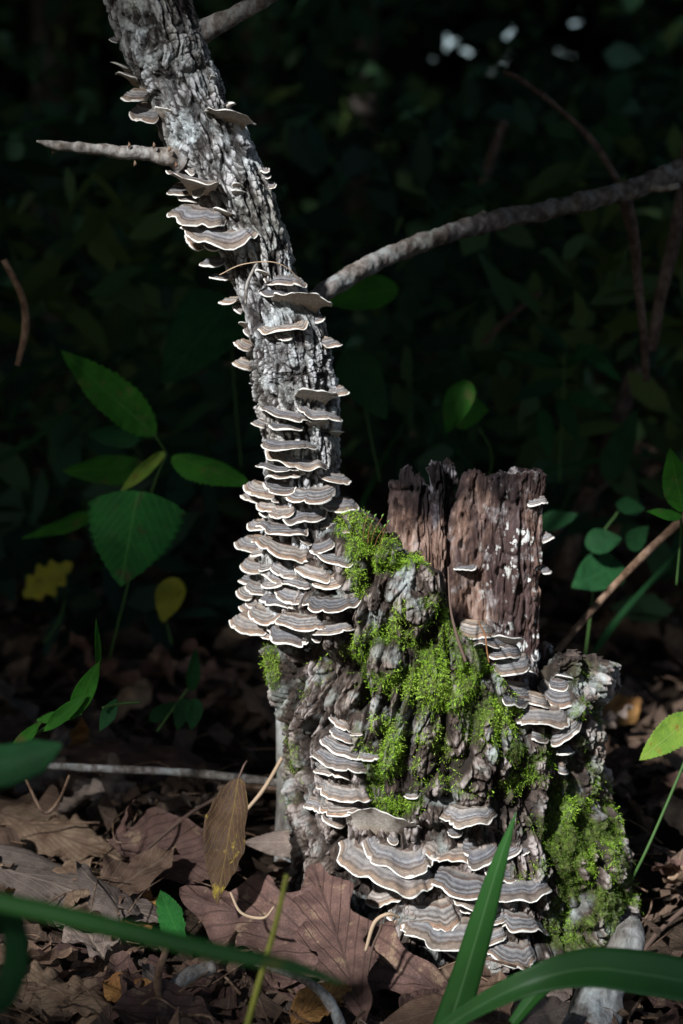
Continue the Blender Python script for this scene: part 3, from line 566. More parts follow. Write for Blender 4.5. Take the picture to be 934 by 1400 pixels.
# ------------------------------------------------------------------ bracket fungi
WHERE = {'A': 'bracket fungi in the upper tiers of the trunk cluster', 'B': 'bracket fungi in the lower tiers of the trunk cluster', 'C': 'bracket fungi on the upper trunk', 'D': 'bracket fungi on the middle trunk',
         'T': 'bracket fungi on the top of the trunk', 'E': 'bracket fungi at the foot of the stump', 'F': 'bracket fungi at the foot of the stump', 'G': 'bracket fungi at the foot of the stump',
         'H': 'bracket fungi on the stump rim', 'P': 'bracket fungi on the wood spire', 'I': 'bracket fungi on the left side of the stump'}
ORD = 'topmost,second,third,fourth,fifth,sixth,seventh,eighth,ninth,tenth,eleventh,twelfth,thirteenth,fourteenth,fifteenth,sixteenth,seventeenth,eighteenth,nineteenth,twentieth'.split(',')
def cap_mesh(A, Bp, Mp, Q, Lf, seed, surf):
    W = (Bp-A).length; nu = max(18, min(72, int(W/PX*.42))); nr = 18
    s = np.linspace(0, np.pi, nu); e = .80
    cs = -np.sign(np.cos(s))*np.abs(np.cos(s))**e; sn = np.sin(s)**e
    A_, B_, M_, Q_ = (np.array(x) for x in (A, Bp, Mp, Q)); Cc = (A_+B_)/2; hv = (B_-A_)/2
    mv = M_-Cc
    # slide the lowest point of the margin sideways when it is not centred
    mar = Cc+cs[:, None]*hv+sn[:, None]*mv
    rr_ = np.random.default_rng(seed); ph = rr_.uniform(0, 6.28, 6); kk = s/np.pi*W/.022
    wob = (np.sin(kk*2.1+ph[0])*.5+np.sin(kk*4.7+ph[1])*.3+np.sin(kk*9.3+ph[2])*.22)
    out = mar-Q_; out /= np.linalg.norm(out, axis=1)[:, None]+1e-9
    sc_ = min(1, W/.05)
    notch = sum(rr_.uniform(.3, 1)*np.exp(-((s-rr_.uniform(.2, 2.9))/.07)**2) for _ in range(3))
    wob = wob+fbm(np.stack([kk*1.3+ph[0]*9, kk*0, kk*0], 1), 3, seed)*1.1-notch*1.1
    mar = mar+out*(wob*.0030*sc_)[:, None]-out*(W*.03*fbm(np.stack([kk*.9+ph[1]*9, kk*0, kk*0], 1), 2, seed+1)*1.6)[:, None]; mar[:, 2] += (np.sin(kk*3.1+ph[3])*.6+np.sin(kk*7+ph[4])*.4+np.sin(kk*13+ph[5])*.2)*.0030*sc_
    side = hv/np.linalg.norm(hv); wq = min(W*.24, .02)
    qs = Q_+cs[:, None]*side*wq+np.array([0, .003, 0])
    r = np.linspace(0, 1, nr)**.85
    hump = W*.055
    def sheet(top):
        P = qs[None]+(mar-qs)[None]*r[:, None, None]
        # belly: the sheet is convex, edges roll down a little
        P[:, :, 2] += (hump*np.sin(np.pi*np.clip(r, 0, 1)**.8)*.9)[:, None]*(1 if top else .55)
        und = np.sin(r[:, None]*38+ph[5]+0.5*np.sin(kk*1.7)[None])*.00022+np.sin(r[:, None]*17+ph[0]+.6*np.sin(kk*2.3+ph[1])[None])*.00035
        rad = np.sin(kk*6.5+ph[2])[None]*r[:, None]*.0005+np.sin(kk*14+ph[4]+r[:, None]*3)*r[:, None]**2*.0004
        P[:, :, 1] += (.006*(1-r)**4)[:, None]; P[:, :, 2] -= (.0045*sc_*(1-r)**5)[:, None]
        if top: P[:, :, 2] += und*(r[:, None] < .97)+rad
        else:
            P[:, :, 2] -= (.0004+.0022*(1-r)+.006*sc_*(1-r)**2.2)[:, None]
        return P
    Tp, Un = sheet(True), sheet(False)
    lip = (Tp[-1]+Un[-1])/2+out*.0003                        # rounded margin
    V = np.concatenate([Tp.reshape(-1, 3), lip, Un[::-1].reshape(-1, 3)])
    F = gridfaces(nu, nr*2+1)
    F = F[:, ::-1]
    z = np.concatenate([np.repeat(r, nu), np.ones(nu), np.repeat(r[::-1], nu)]); u = np.concatenate([np.zeros(nr*nu), np.zeros(nu), np.ones(nr*nu)])
    ln_ = np.linalg.norm(mar-qs, axis=1); ee = ((1-r)[:, None]*ln_[None]); edg = np.concatenate([ee.ravel(), np.zeros(nu), ee[::-1].ravel()])
    return V, F, z, u, edg
import colorsys
seedc = 500; fungi = []
for key, (ox, oy, s_, phrase, L) in GR.items():
    for ent in L:
        x1, y1, x2, y2, mx, my, qx, qy = [ (ox+v*s_) if i % 2 == 0 else (oy+v*s_) for i, v in enumerate(ent)]
        seedc += 1
        q3 = hit(qx, qy); sx = qx
        if key == 'H' and L.index(ent) < 16 and q3 is not None and q3.y > -.028: q3 = at(qx, qy, -.028)      # these grow on the outer rim, not on the spire behind it
        if q3 is None:                                    # root lies beyond the outline: slide in to the wood
            for dlt in range(1, 60):
                for sg in (1, -1):
                    q3 = hit(qx+sg*dlt, qy)
                    if q3 is not None: break
                if q3 is not None: break
            if q3 is None: q3 = at(qx, qy, TRUNK_Y)
            q3 = Vector((q3.x, q3.y+.002, q3.z))
        Wp = math.hypot(x2-x1, y2-y1)
        fwd = min(.042, max(.30*Wp, 6)*PX*(1.5 if key == 'H' else 1.15))
        def tipY(x, y, q3):
            h = hit(x, y)
            base = q3.y-.16*fwd
            if h is None: return base
            return min(max(h.y-.0015, q3.y-.5*fwd), q3.y+.012)
        ya, yb = tipY(x1, y1, q3), tipY(x2, y2, q3)
        A, Bp = at(x1, y1, ya), at(x2, y2, yb)
        # the picture's lowest margin point, moved to the middle of the arc
        lx = (mx-x1)/max(1e-3, (x2-x1)); ln = y1+(y2-y1)*lx
        sag = my-ln; cxm, cym = (x1+x2)/2, (y1+y2)/2+sag
        Mp = at(cxm*.5+mx*.5, (cym+my)/2, min(q3.y, (ya+yb)/2)-fwd)
        V, F, z, u, edg = cap_mesh(A, Bp, Mp, q3, fwd, seedc, None)
        o = rebase(link('bracket_fungus', mesh_np('bracket_fungus', V, F, M['cap'], True, {'zone': z, 'under': u, 'edge': edg})))
        fungi.append(dict(o=o, k=key, x=cxm, y=(y1+y2)/2, w=Wp, sag=sag, qy=qy, my=my, phrase=phrase))
# labels: side of its cluster, size, and rank from the top
for key in GR:
    fs = [f for f in fungi if f['k'] == key]
    if len(fs) > 9:
        xs_ = sorted(f['x'] for f in fs); a, b = xs_[len(xs_)//3], xs_[2*len(xs_)//3]
        bands = [('left part', [f for f in fs if f['x'] < a]), ('middle', [f for f in fs if a <= f['x'] < b]), ('right part', [f for f in fs if f['x'] >= b])]
    else: bands = [('', fs)]
    for bn, lst in bands:
        lst.sort(key=lambda f: f['y'])
        for i, f in enumerate(lst):
            size = 'tiny' if f['w'] < 20 else 'small' if f['w'] < 38 else 'medium' if f['w'] < 62 else 'broad' if f['w'] < 100 else 'very broad'
            look = 'pale-bellied' if f['qy'] > f['my']-2 else 'banded'
            rk = 'lowest' if i == len(lst)-1 and i > 1 else ORD[i]+('' if i == 0 else ' down')
            loc = (f"{bn} of the " if bn else '')+f['phrase']
            ph = {'A': 'upper half of the trunk cluster', 'B': 'lower half of the trunk cluster', 'C': 'trunk just below the snapped branch', 'D': 'bare pale trunk stretch',
                  'T': 'trunk above the snapped branch', 'E': 'stump foot left of the blade', 'F': 'stump foot behind the blade', 'G': 'lowest stump foot tiers',
                  'H': 'sunken rim before the spire', 'P': 'splintered spire', 'I': 'stump\'s shaded left side'}[key]
            f['o']['label'] = f"{size} {look} bracket, {rk}, {bn.replace(' part', '')+' of ' if bn else 'on '}{ph}"
            f['o']['category'] = 'fungus'; f['o']['group'] = WHERE[key]

# ------------------------------------------------------------------ moss on the stump
Pm = np.asarray(VS, float)
fc = Pm[FS].mean(1); e1 = Pm[FS[:, 2]]-Pm[FS[:, 0]]; e2 = Pm[FS[:, 3]]-Pm[FS[:, 1]]; nn = np.cross(e1, e2); ar = np.linalg.norm(nn, axis=1)/2; nn /= (2*ar[:, None]+1e-12)
outc = fc-np.array([0.09, SY, .1]); 
sgn = np.sign((nn*(outc*np.array([1, 1, 0]))).sum(1)); sgn[sgn == 0] = 1
if np.mean(sgn[nth*100:nth*200]) < 0: nn = -nn
fx, fy = proj(fc); mask = np.zeros(len(fc))
for (a, b, rx, ry, s_) in MOSS: mask = np.maximum(mask, s_*np.exp(-(((fx-a)/rx)**2+((fy-b)/ry)**2)**1.3*.7))
cl = fbm(fc*np.array([75, 75, 60]), 3, 303); cl2 = fbm(fc*300, 2, 305)
prob = mask*sst(-.10, .16, cl+.55*(mask-.55))*(.45+.75*np.clip(nn[:, 2]+.45, 0, 1))
facing = (nn @ np.array([0, -1., 0])) > -.5
prob = np.where(facing & (fc[:, 1] < SY+.05), prob, 0)*ar
NM = 38000
idx = rng.choice(len(fc), NM, p=prob/prob.sum())
def moss_shoots(P, N, tint, length, mat, name, leafy=True, droop=.6):
    n = len(P); up = np.array([0, 0, 1.]); 
    d = N*.55+rng.normal(0, .6, (n, 3))+up*rng.uniform(-.7, .5, (n, 1)); d /= np.linalg.norm(d, axis=1)[:, None]
    L = length*rng.uniform(.5, 1.35, n); K = 5
    base = P-N*.0008; segs = [base]; dd = d.copy()
    for i in range(1, K):
        dd = dd+np.array([0, 0, -droop/ K])+rng.normal(0, .16, (n, 3)); dd /= np.linalg.norm(dd, axis=1)[:, None]; segs.append(segs[-1]+dd*(L/(K-1))[:, None])
    S = np.stack(segs, 1); V = []; F = []; tn = []
    c0 = 0
    # stem: flat ribbon cross (two triangles per segment), leaves: diamonds either side
    for i in range(K-1):
        a, b = S[:, i], S[:, i+1]; t = b-a; tl = np.linalg.norm(t, axis=1)[:, None]; tu = t/(tl+1e-9)
        for j in range(2 if leafy else 1):
            rv = rng.normal(0, 1, (n, 3)); sd = np.cross(tu, rv); sd /= np.linalg.norm(sd, axis=1)[:, None]+1e-9
            ll = tl*rng.uniform(.7, 1.15, (n, 1)); w_ = ll*.24*(1-.12*i)
            o = a+t*.5*j; tip = o+(tu*.75+sd*.75)*ll; m1 = o+(tu*.45+sd*.3)*ll; cr = np.cross(tu, sd)*w_
            Vq = np.stack([o, m1+cr, tip, m1-cr], 1); V.append(Vq.reshape(-1, 3)); F.append(np.arange(n*4).reshape(n, 4)+c0); c0 += n*4; tn.append(np.repeat(np.clip(tint+.10*i-.15+rng.normal(0, .06, n), 0, 1), 4))
    V = np.vstack(V); F = np.vstack(F); return link(name, mesh_np(name, V, F, mat, False, {'tint': np.concatenate(tn)}))
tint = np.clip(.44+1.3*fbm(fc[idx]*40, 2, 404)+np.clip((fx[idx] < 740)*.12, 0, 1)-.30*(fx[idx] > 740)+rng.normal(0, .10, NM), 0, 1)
bary = rng.uniform(0, 1, (NM, 1)); P0 = Pm[FS[idx, 0]]*bary+Pm[FS[idx, 2]]*(1-bary)
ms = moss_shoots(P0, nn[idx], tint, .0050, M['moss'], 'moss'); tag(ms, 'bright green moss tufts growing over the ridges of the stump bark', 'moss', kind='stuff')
idx2 = rng.choice(len(fc), 12000, p=prob/prob.sum()); P1 = Pm[FS[idx2, 1]]
ms = moss_shoots(P1, nn[idx2], rng.uniform(0, 1, 12000), .0036, M['moss_old'], 'dead_moss', droop=1.4); tag(ms, 'brown dry moss beneath the green tufts on the stump', 'moss', kind='stuff')
# spore stalks on the ridge
for i, (x, y, tx, ty) in enumerate([(497, 740, 503, 704), (503, 745, 512, 708), (507, 742, 522, 708), (512, 748, 525, 722), (519, 752, 530, 716), (503, 744, 508, 716)]):
    q = at(x, y, SY-.09); e = at(tx, ty, SY-.095); m_ = at((x+tx)/2-2, (y+ty)/2, SY-.093)
    st = thing('moss_stalk', q, 'thin red-green moss spore stalk rising from the moss ridge beside the spire', 'moss stalk', 'spore stalks on the moss ridge')
    V_, F_ = tube([list(q), list(m_), list(e)], [.00022, .0002], n=10, k=5); part('stem', mesh_np('stem', V_, F_, M['stem_red']), st)
    V_, F_ = tube([list(e), list(e+Vector((.0006, 0, .0018))), list(e+Vector((.0016, 0, .003)))], [.0002, .00075, .0001], n=8, k=6); part('capsule', mesh_np('capsule', V_, F_, M['stem_green']), st)

# ------------------------------------------------------------------ leaves
def w_ovate(v): return np.sin(np.pi*v**.72)**.85
def w_lance(v): return np.sin(np.pi*v**.9)**1.0
def w_serr(v): return w_ovate(v)*(1+.14*(np.abs((v*16) % 1-.2)-.4))
def w_oak(v):
    env = np.sin(np.pi*np.clip(v, 0, 1)**1.15)**.55*(.45+.75*v*(1.25-v)); return env*(.80+.20*np.cos((v*4.2-.35)*2*np.pi))
def w_drop(v): return np.where(v < .3, (v/.3)**.6, 1)*np.clip(1-((v-.3)/.7), 0, 1)**.7*np.where(v < .3, 1, 1)
def w_heart(v): return np.clip((v/.12), 0, 1)**.5*np.clip(1-np.clip((v-.2)/.8, 0, 1)**1.6, 0, 1)**.9*(1+.13*(np.abs((v*12) % 1-.3)-.4))
def w_blade(v): return np.clip(1-v, 0, 1)**.55*np.clip(.55+v*1.2, 0, 1)
KIND = dict(ovate=w_ovate, lance=w_lance, serr=w_serr, oak=w_oak, heart=w_heart, blade=w_blade)
def leaf_geo(kind, length, width, roll=.8, bend=.2, crump=.15, seed=0, nv=56, nu=19, twist=0, fold=0, petiole=0.0):
    """leaf along +X, across Y, normal Z; base at the origin"""
    v = np.linspace(0.002, 1, nv); u = np.linspace(-1, 1, nu); w = np.maximum(KIND[kind](v), .004)*width/2
    VV, UU = np.meshgrid(v, u, indexing='ij'); s = UU*w[:, None]
    rg = np.random.default_rng(seed); asym = rg.uniform(-.3, .3)
    kr = roll*(1+.5*np.sin(VV*3+rg.uniform(0, 6)))/(width/2); kr = np.where(np.abs(kr) < 1e-3, 1e-3, kr)
    ang = s*kr; y = np.sin(ang)/kr; z = (1-np.cos(ang))/kr
    z += np.abs(s)*fold
    x = VV*length-np.abs(s)*.15*(kind in ('oak',))
    zc = bend*length*np.sin(np.pi*VV*.5)*VV
    z = z-zc
    P = np.stack([x.ravel(), y.ravel(), z.ravel()], 1)
    c = fbm(P/width*2.3+seed*3.1, 3, seed)*crump*width*(.3+np.abs(UU.ravel())); P[:, 2] += c
    P[:, 2] += np.sin(VV.ravel()*40+rg.uniform(0, 6))*crump*.05*width*np.abs(UU.ravel())**2
    P[:, 2] += fbm(P/width*7+seed*1.7, 3, seed+50)*crump*.28*width*(.25+np.abs(UU.ravel()))
    ph = (VV*8-np.abs(s/(width/2))*5.6) % 1; P[:, 2] += (np.exp(-((ph-.5)/.14)**2)*.0004).ravel()      # veins stand a little proud
    if twist:
        a = VV.ravel()*twist; yy, zz = P[:, 1].copy(), P[:, 2].copy(); P[:, 1] = yy*np.cos(a)-zz*np.sin(a); P[:, 2] = yy*np.sin(a)+zz*np.cos(a)
    return P, gridfaces(nu, nv), np.stack([(s/(width/2)).ravel(), VV.ravel(), 0*VV.ravel()], 1)
def orient(P, base, tip, nrm):
    ax = (Vector(tip)-Vector(base)); ln = ax.length; ax.normalize(); N = Vector(nrm); N = (N-ax*N.dot(ax)).normalized(); S = N.cross(ax)
    Mx = np.array([list(ax), list(S), list(N)]); return P @ Mx+np.array(base)
def leaf_obj(name, kind, base, tip, width, nrm, mat, root=None, pet=None, **kw):
    ln = (Vector(tip)-Vector(base)).length
    P, F, uv = leaf_geo(kind, ln, width, **kw); P = orient(P, base, tip, nrm)
    me = mesh_np(name, P, F, mat, True, {'leafuv': uv})
    if root: o = part(name, me, root)
    else: o = link(name, me)
    sol = o.modifiers.new('thick', 'SOLIDIFY'); sol.thickness = .0004; sol.offset = -1
    return o
def G(x, y, z): return list(atg(x, y, z))
def Wp(px, p): return px*PX*((Vector(p)-CAM).dot(FW))/1.4
def dead(base, tip, wpx, nrm, mat, label, name='dead_leaf', kind='ovate', stalk=0, cat='dead leaf', **kw):
    """base/tip = (px,py,z)"""
    b, t_ = G(*base), G(*tip); r = thing(name, b, label, cat, 'large dead leaves on the ground')
    leaf_obj('blade', kind, b, t_, Wp(wpx, b), nrm, M[mat], r, **kw)
    if stalk:
        d = (Vector(b)-Vector(t_)).normalized(); e = Vector(b)+d*stalk+Vector((0, 0, -.004))
        V_, F_ = tube([list(Vector(b)-d*.01), list(Vector(b)+d*stalk*.5+Vector((0, 0, .003))), list(e)], [.0008, .0008, .0011], n=12, k=6); part('stalk', mesh_np('stalk', V_, F_, M['fibre_dark']), r)
    return r
dead((625, 1362, .0), (250, 1222, .03), 240, (.15, -.75, .65), 'dead_purple', 'very large purple-brown oak leaf lying against the foot of the stump', kind='oak', roll=.35, bend=-.02, crump=.16, seed=11, nv=110, nu=31, stalk=.03)
dead((500, 1400, .0), (425, 1172, .06), 165, (.1, -.85, .5), 'dead_purple', 'purple-brown lobed leaf with dark veins propped upright against the stump', kind='oak', roll=.25, bend=.03, crump=.1, seed=12, nv=100, nu=31)
dead((-60, 1170, .035), (232, 1245, .02), 120, (.1, -.45, .9), 'dead_grey', 'broad grey-brown veined leaf arching over a dark hollow on the far left', kind='ovate', roll=-.7, bend=.06, crump=.1, seed=13, nv=80, nu=25)
dead((-20, 1105, .03), (165, 1165, .03), 80, (0, -.6, .8), 'dead_tan', 'tan toothed leaf lying edge-on at the left side', kind='serr', roll=-.5, bend=.05, crump=.2, seed=14, nv=80)
dead((140, 1165, .02), (330, 1190, .03), 130, (.0, -.7, .7), 'dead_purple', 'blotched brown leaf curling upward below the long stick', kind='ovate', roll=.9, bend=-.05, crump=.2, seed=15)
hl = thing('dead_leaf', at(322, 1066, -.03), 'curled brown and yellow leaf hanging upright before the big oak leaf', 'dead leaf', 'large dead leaves on the ground')
leaf_obj('blade', 'ovate', list(at(326, 1064, -.03)), list(at(300, 1238, -.09)), 74*PX, (-.35, -.93, .05), M['dead_yellow'], hl, roll=1.35, bend=-.04, crump=.12, seed=16, nv=80)
V_, F_ = tube([list(at(326, 1066, -.03)), list(at(333, 1048, -.03)), list(at(338, 1040, -.02))], [.0009, .0007], n=10, k=6); part('stalk', mesh_np('stalk', V_, F_, M['fibre_dark']), hl)
dead((70, 1035, .03), (300, 1030, .035), 90, (.0, -.6, .8), 'dead_purple', 'dull reddish leaf lying behind the long grey stick', kind='serr', roll=-.7, bend=.1, crump=.2, seed=17)
dead((-30, 1030, .09), (70, 950, .06), 60, (.3, -.8, .5), 'dead_purple', 'curled reddish leaf standing behind green sprouts at the far left', kind='serr', roll=.8, bend=.1, crump=.2, seed=18)
dead((100, 1080, .03), (190, 1060, .035), 50, (.0, -.7, .7), 'dead_grey', 'small grey toothed leaf tucked under the long stick', kind='serr', roll=-.8, bend=.2, crump=.25, seed=19)
dead((200, 1290, .0), (100, 1330, .025), 90, (.0, -.6, .7), 'dead_brown', 'crumpled brown leaf with ragged edge in front at lower left', kind='oak', roll=1.3, bend=.1, crump=.35, seed=20, nv=80)
dead((30, 1400, .0), (130, 1290, .02), 100, (.1, -.5, .8), 'dead_brown', 'dark ragged leaf at the bottom left corner', kind='oak', roll=1.0, bend=.1, crump=.3, seed=21, nv=80)
dead((150, 1370, .01), (-30, 1330, .02), 90, (.0, -.4, .9), 'dead_tan', 'pale tan crumpled leaf lying flat at the bottom left', kind='ovate', roll=-.7, bend=.05, crump=.35, seed=22)
dead((400, 1400, .0), (480, 1340, .02), 60, (-.2, -.6, .7), 'dead_orange', 'orange-brown crumpled leaf at the bottom beside the pale root', kind='ovate', roll=1.4, bend=.1, crump=.35, seed=23)
dead((640, 1370, .012), (520, 1400, .01), 60, (.0, -.5, .8), 'dead_brown', 'smooth brown oval leaf lying left of the green blade base', kind='ovate', roll=-.4, bend=.05, crump=.08, seed=24)
dead((600, 1365, .012), (672, 1365, .02), 46, (.0, -.8, .5), 'dead_brown', 'small round brown leaf just right of the green blade', kind='ovate', roll=-.4, bend=.05, crump=.08, seed=25, stalk=.01)
dead((560, 1400, .0), (600, 1352, .012), 70, (.0, -.5, .8), 'dead_purple', 'small smooth lobed leaf under the lowest brackets', kind='ovate', roll=.4, bend=.05, crump=.1, seed=26)
dead((455, 1152, .045), (330, 1150, .04), 46, (.1, -.8, .5), 'dead_grey', 'narrow rolled leaf pressed against the left foot of the stump', kind='ovate', roll=-1.1, bend=.05, crump=.15, seed=27)
dead((250, 1290, .01), (215, 1215, .035), 46, (-.3, -.8, .4), 'green_spotted', 'small greenish toothed leaf standing over the dark hollow', kind='serr', roll=.6, bend=.1, crump=.2, seed=28)
dead((360, 1290, .0), (250, 1330, .02), 80, (.2, -.6, .7), 'dead_brown', 'torn brown leaf below the long dark foreground blade', kind='oak', roll=1.0, bend=.1, crump=.3, seed=29, nv=80)
dead((700, 1400, .0), (780, 1370, .01), 70, (.0, -.5, .8), 'dead_grey', 'dull leaf half hidden under the arching green blade', kind='ovate', roll=1.0, bend=.1, crump=.3, seed=30)

# sticks, rootlets and fibres on and around
def stick(name, pts, rad, mat, label, cat='stick', ground=False, group=None, **kw):
    P = [list(G(*p)) if ground else list(at(*p)) for p in pts]
    V_, F_ = tube(P, [r*PX for r in rad], **kw); o = rebase(link(name, mesh_np(name, V_, F_, mat))); return tag(o, label, cat, group)
stick('stick', [(40, 1045, .10), (120, 1050, .12), (250, 1056, .14), (330, 1064, .13), (395, 1072, .12)], [5, 6, 6, 7, 6], M['twig'], 'long pale grey stick lying level across the dead leaves at left', n=90, k=12, rough=.3, seed=1)
stick('stick', [(300, 1078, .18), (350, 1078, .16), (400, 1080, .15)], [6, 7, 7], M['brown_twig'], 'darker short stick just under the long grey stick by the stump', n=30, k=12, rough=.3, seed=2)
stick('stick', [(386, 1036, .05), (360, 1080, .05), (328, 1118, .04)], [2.5, 3, 2.5], M['fibre'], 'thin pale straw leaning against the left of the stump', n=30, k=8, rough=.3, seed=3)
stick('stick', [(330, 1080, .08), (290, 1095, .08), (250, 1120, .06), (180, 1180, .03)], [2.5, 3, 3, 2], M['fibre_dark'], 'thin dark twig curving through the leaves left of the stump', n=40, k=8, rough=.3, seed=4)
stick('root', [(205, 1410, -.20), (225, 1370, -.19), (255, 1335, -.18), (292, 1322, -.17)], [14, 13, 11, 8], M['twig'], 'curved grey root poking from the litter at the bottom left', 'root', n=60, k=16, rough=.4, seed=5)
stick('root', [(470, 1410, -.20), (450, 1370, -.2), (425, 1345, -.2), (380, 1325, -.19), (350, 1318, -.18)], [6, 7, 6, 5, 3], M['twig'], 'thin pale curved root at the bottom beside an orange leaf', 'root', n=60, k=14, rough=.4, seed=6)
stick('stick', [(222, 1390, -.2), (216, 1340, -.2), (228, 1295, -.19)], [5, 5, 4], M['brown_twig'], 'short upright brown twig at the bottom left', n=30, k=10, rough=.3, seed=7)
stick('rootlet', [(500, 1300, -.17), (512, 1262, -.17), (530, 1250, -.17), (546, 1254, -.165)], [2.2, 2.5, 2.5, 2], M['fibre'], 'pale curled rootlet lying on the large oak leaf', 'rootlet', n=40, k=8, rough=.2, seed=8)
stick('rootlet', [(500, 1350, -.17), (508, 1300, -.172), (520, 1270, -.172), (522, 1255, -.17)], [1.2, 1.8, 1.8, 1], M['fibre_dark'], 'dark hanging rootlet lying on the large oak leaf', 'rootlet', n=40, k=8, rough=.2, seed=9)
stick('rootlet', [(375, 1240, -.12), (360, 1255, -.13), (330, 1248, -.12), (315, 1220, -.11)], [1.5, 2, 2, 1.5], M['fibre'], 'thin curled fibre beside the hanging yellow-brown leaf', 'rootlet', n=40, k=8, rough=.2, seed=10)
stick('rootlet', [(35, 1065, -.02), (60, 1110, -.02), (80, 1095, -.01), (95, 1060, 0)], [2, 3, 2.5, 2], M['brown_twig'], 'brown wiry loop under the long stick at far left', 'rootlet', n=40, k=8, rough=.2, seed=11)
o = stick('root_fibre', [(300, 376, -.005), (330, 362, -.012), (370, 358, -.012), (395, 368, -.007), (413, 388, .0)], [.6, .7, .7, .6, .5], M['fibre'], 'thin tan fibre wrapped around the middle of the trunk', 'fibre', n=50, k=6, rough=.1, seed=12)
stick('root_fibre', [(336, 415, -.008), (338, 390, -.01), (348, 366, -.012), (352, 360, -.012)], [1.5, 2.5, 2, 1], M['twig'], 'thin bark strip hanging below the thin tan fibre', 'fibre', n=30, k=6, rough=.1, seed=13)
stick('rootlet', [(613, 775, -.06), (616, 830, -.075), (625, 870, -.085), (637, 905, -.09)], [1.2, 1.6, 2.2, 2], M['fibre_dark'], 'dark thin twig hanging before the spire over the rim brackets', 'rootlet', n=40, k=8, rough=.3, seed=14)
stick('rootlet', [(654, 850, -.05), (663, 868, -.085), (666, 890, -.088), (669, 906, -.088)], [1, 1.2, 1.2, 1], M['stem_red'], 'thin reddish thread over the rim brackets', 'rootlet', n=30, k=6, seed=15)
# small grey stem behind the stump at left, and the broken pale root at its right foot
stick('sapling_stem', [(390, 1200, .12), (391, 1100, .12), (389, 1000, .12), (385, 930, .13), (383, 880, .14)], [18, 15, 13, 11, 10], M['trunk'], 'pale grey slim stem standing close behind the left edge of the stump', 'sapling', n=120, k=24, rough=.15, seed=16)
cr = thing('broken_root', at(830, 1400, -.12), 'pale grey broken root end leaning at the right foot of the stump', 'root')
V_, F_ = tube([list(at(790, 1430, -.16)), list(at(815, 1380, -.15)), list(at(842, 1320, -.14)), list(at(862, 1275, -.135)), list(at(868, 1255, -.135))], [x*PX for x in (38, 30, 24, 19, 7)], n=130, k=60, rough=.45, seed=17, freq=70)
part('wood', mesh_np('wood', V_, F_, M['trunk']), cr)
V_, F_ = tube([list(at(850, 1320, -.13)), list(at(866, 1290, -.13)), list(at(876, 1268, -.13))], [x*PX for x in (10, 12, 4)], n=60, k=26, rough=.5, seed=18, freq=70)
part('splinter', mesh_np('splinter', V_, F_, M['wood']), cr)

# ------------------------------------------------------------------ branches crossing behind
lb = thing('fallen_branch', at(450, 400, .09), 'long grey-brown branch arching up to the right from behind the trunk', 'branch')
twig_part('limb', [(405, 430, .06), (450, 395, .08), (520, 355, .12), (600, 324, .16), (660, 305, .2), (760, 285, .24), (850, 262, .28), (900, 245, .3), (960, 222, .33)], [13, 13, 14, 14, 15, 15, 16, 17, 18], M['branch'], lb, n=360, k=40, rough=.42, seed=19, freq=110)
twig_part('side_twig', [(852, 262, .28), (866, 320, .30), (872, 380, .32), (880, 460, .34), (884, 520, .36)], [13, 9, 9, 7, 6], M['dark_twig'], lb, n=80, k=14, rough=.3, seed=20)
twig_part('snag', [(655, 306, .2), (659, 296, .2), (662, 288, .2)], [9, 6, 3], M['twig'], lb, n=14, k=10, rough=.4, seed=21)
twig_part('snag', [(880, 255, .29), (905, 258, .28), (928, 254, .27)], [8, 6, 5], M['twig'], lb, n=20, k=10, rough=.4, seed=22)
stick('twig', [(845, 248, .45), (812, 195, .45), (760, 145, .45), (710, 108, .46), (690, 100, .47)], [7, 6, 5, 5, 6], M['dark_twig'], 'thin reddish twig slanting up-left from the long branch', 'twig', n=50, k=10, rough=.3, seed=23)
stick('stem', [(890, 480, .5), (905, 400, .5), (925, 310, .5), (940, 200, .5)], [11, 12, 12, 12], M['dark_twig'], 'upright purplish sapling stem at the right edge', 'sapling', n=50, k=12, rough=.2, seed=24)
stick('twig', [(660, 470, .8), (700, 430, .8), (740, 400, .8)], [6, 7, 6], M['dark_twig'], 'short blurred twig right of the trunk under the long branch', 'twig', n=20, k=8, seed=25)
stick('stick', [(760, 892, .08), (800, 845, .10), (850, 790, .13), (900, 740, .15), (950, 695, .17)], [6, 6, 6, 6.5, 7], M['brown_twig'], 'straight tan stick slanting up to the right behind the stump', n=90, k=12, rough=.2, seed=26)
stick('stick', [(770, 790, .9), (800, 690, .9), (840, 590, .9), (870, 500, .9)], [20, 22, 20, 18], M['dark_twig'], 'thick blurred stem leaning behind the right side of the spire', 'stick', n=30, k=12, rough=.2, seed=27)
stick('stick', [(655, 270, 1.2), (672, 215, 1.2), (690, 165, 1.2)], [12, 13, 12], M['dark_twig'], 'faint pale stalk far behind, above the long branch', 'stick', n=20, k=8, seed=28)
stick('twig', [(740, 750, .8), (775, 710, .8), (830, 660, .8)], [8, 8, 7], M['dark_twig'], 'faint blurred twig right of the spire', 'twig', n=20, k=8, seed=29)
stick('twig', [(5, 355, .25), (30, 405, .25), (35, 450, .25), (24, 500, .25)], [5, 6, 6, 5], M['brown_twig'], 'curved reddish twig at the left edge', 'twig', n=40, k=8, rough=.2, seed=30)
stick('slender_plant', [(860, 1210, -.0), (885, 1160, .0), (920, 1080, .02), (945, 1020, .03)], [2, 2.2, 2.2, 2], M['stem_dark'], 'thin dark stem slanting up beside the right foot of the stump', 'stem', n=30, k=6, seed=31)
stick('slender_plant', [(880, 1300, -.02), (905, 1270, .0), (945, 1235, .02)], [4, 4, 4], M['fibre_dark'], 'dark twig at the right edge above the arching blade', 'twig', n=30, k=6, seed=32)

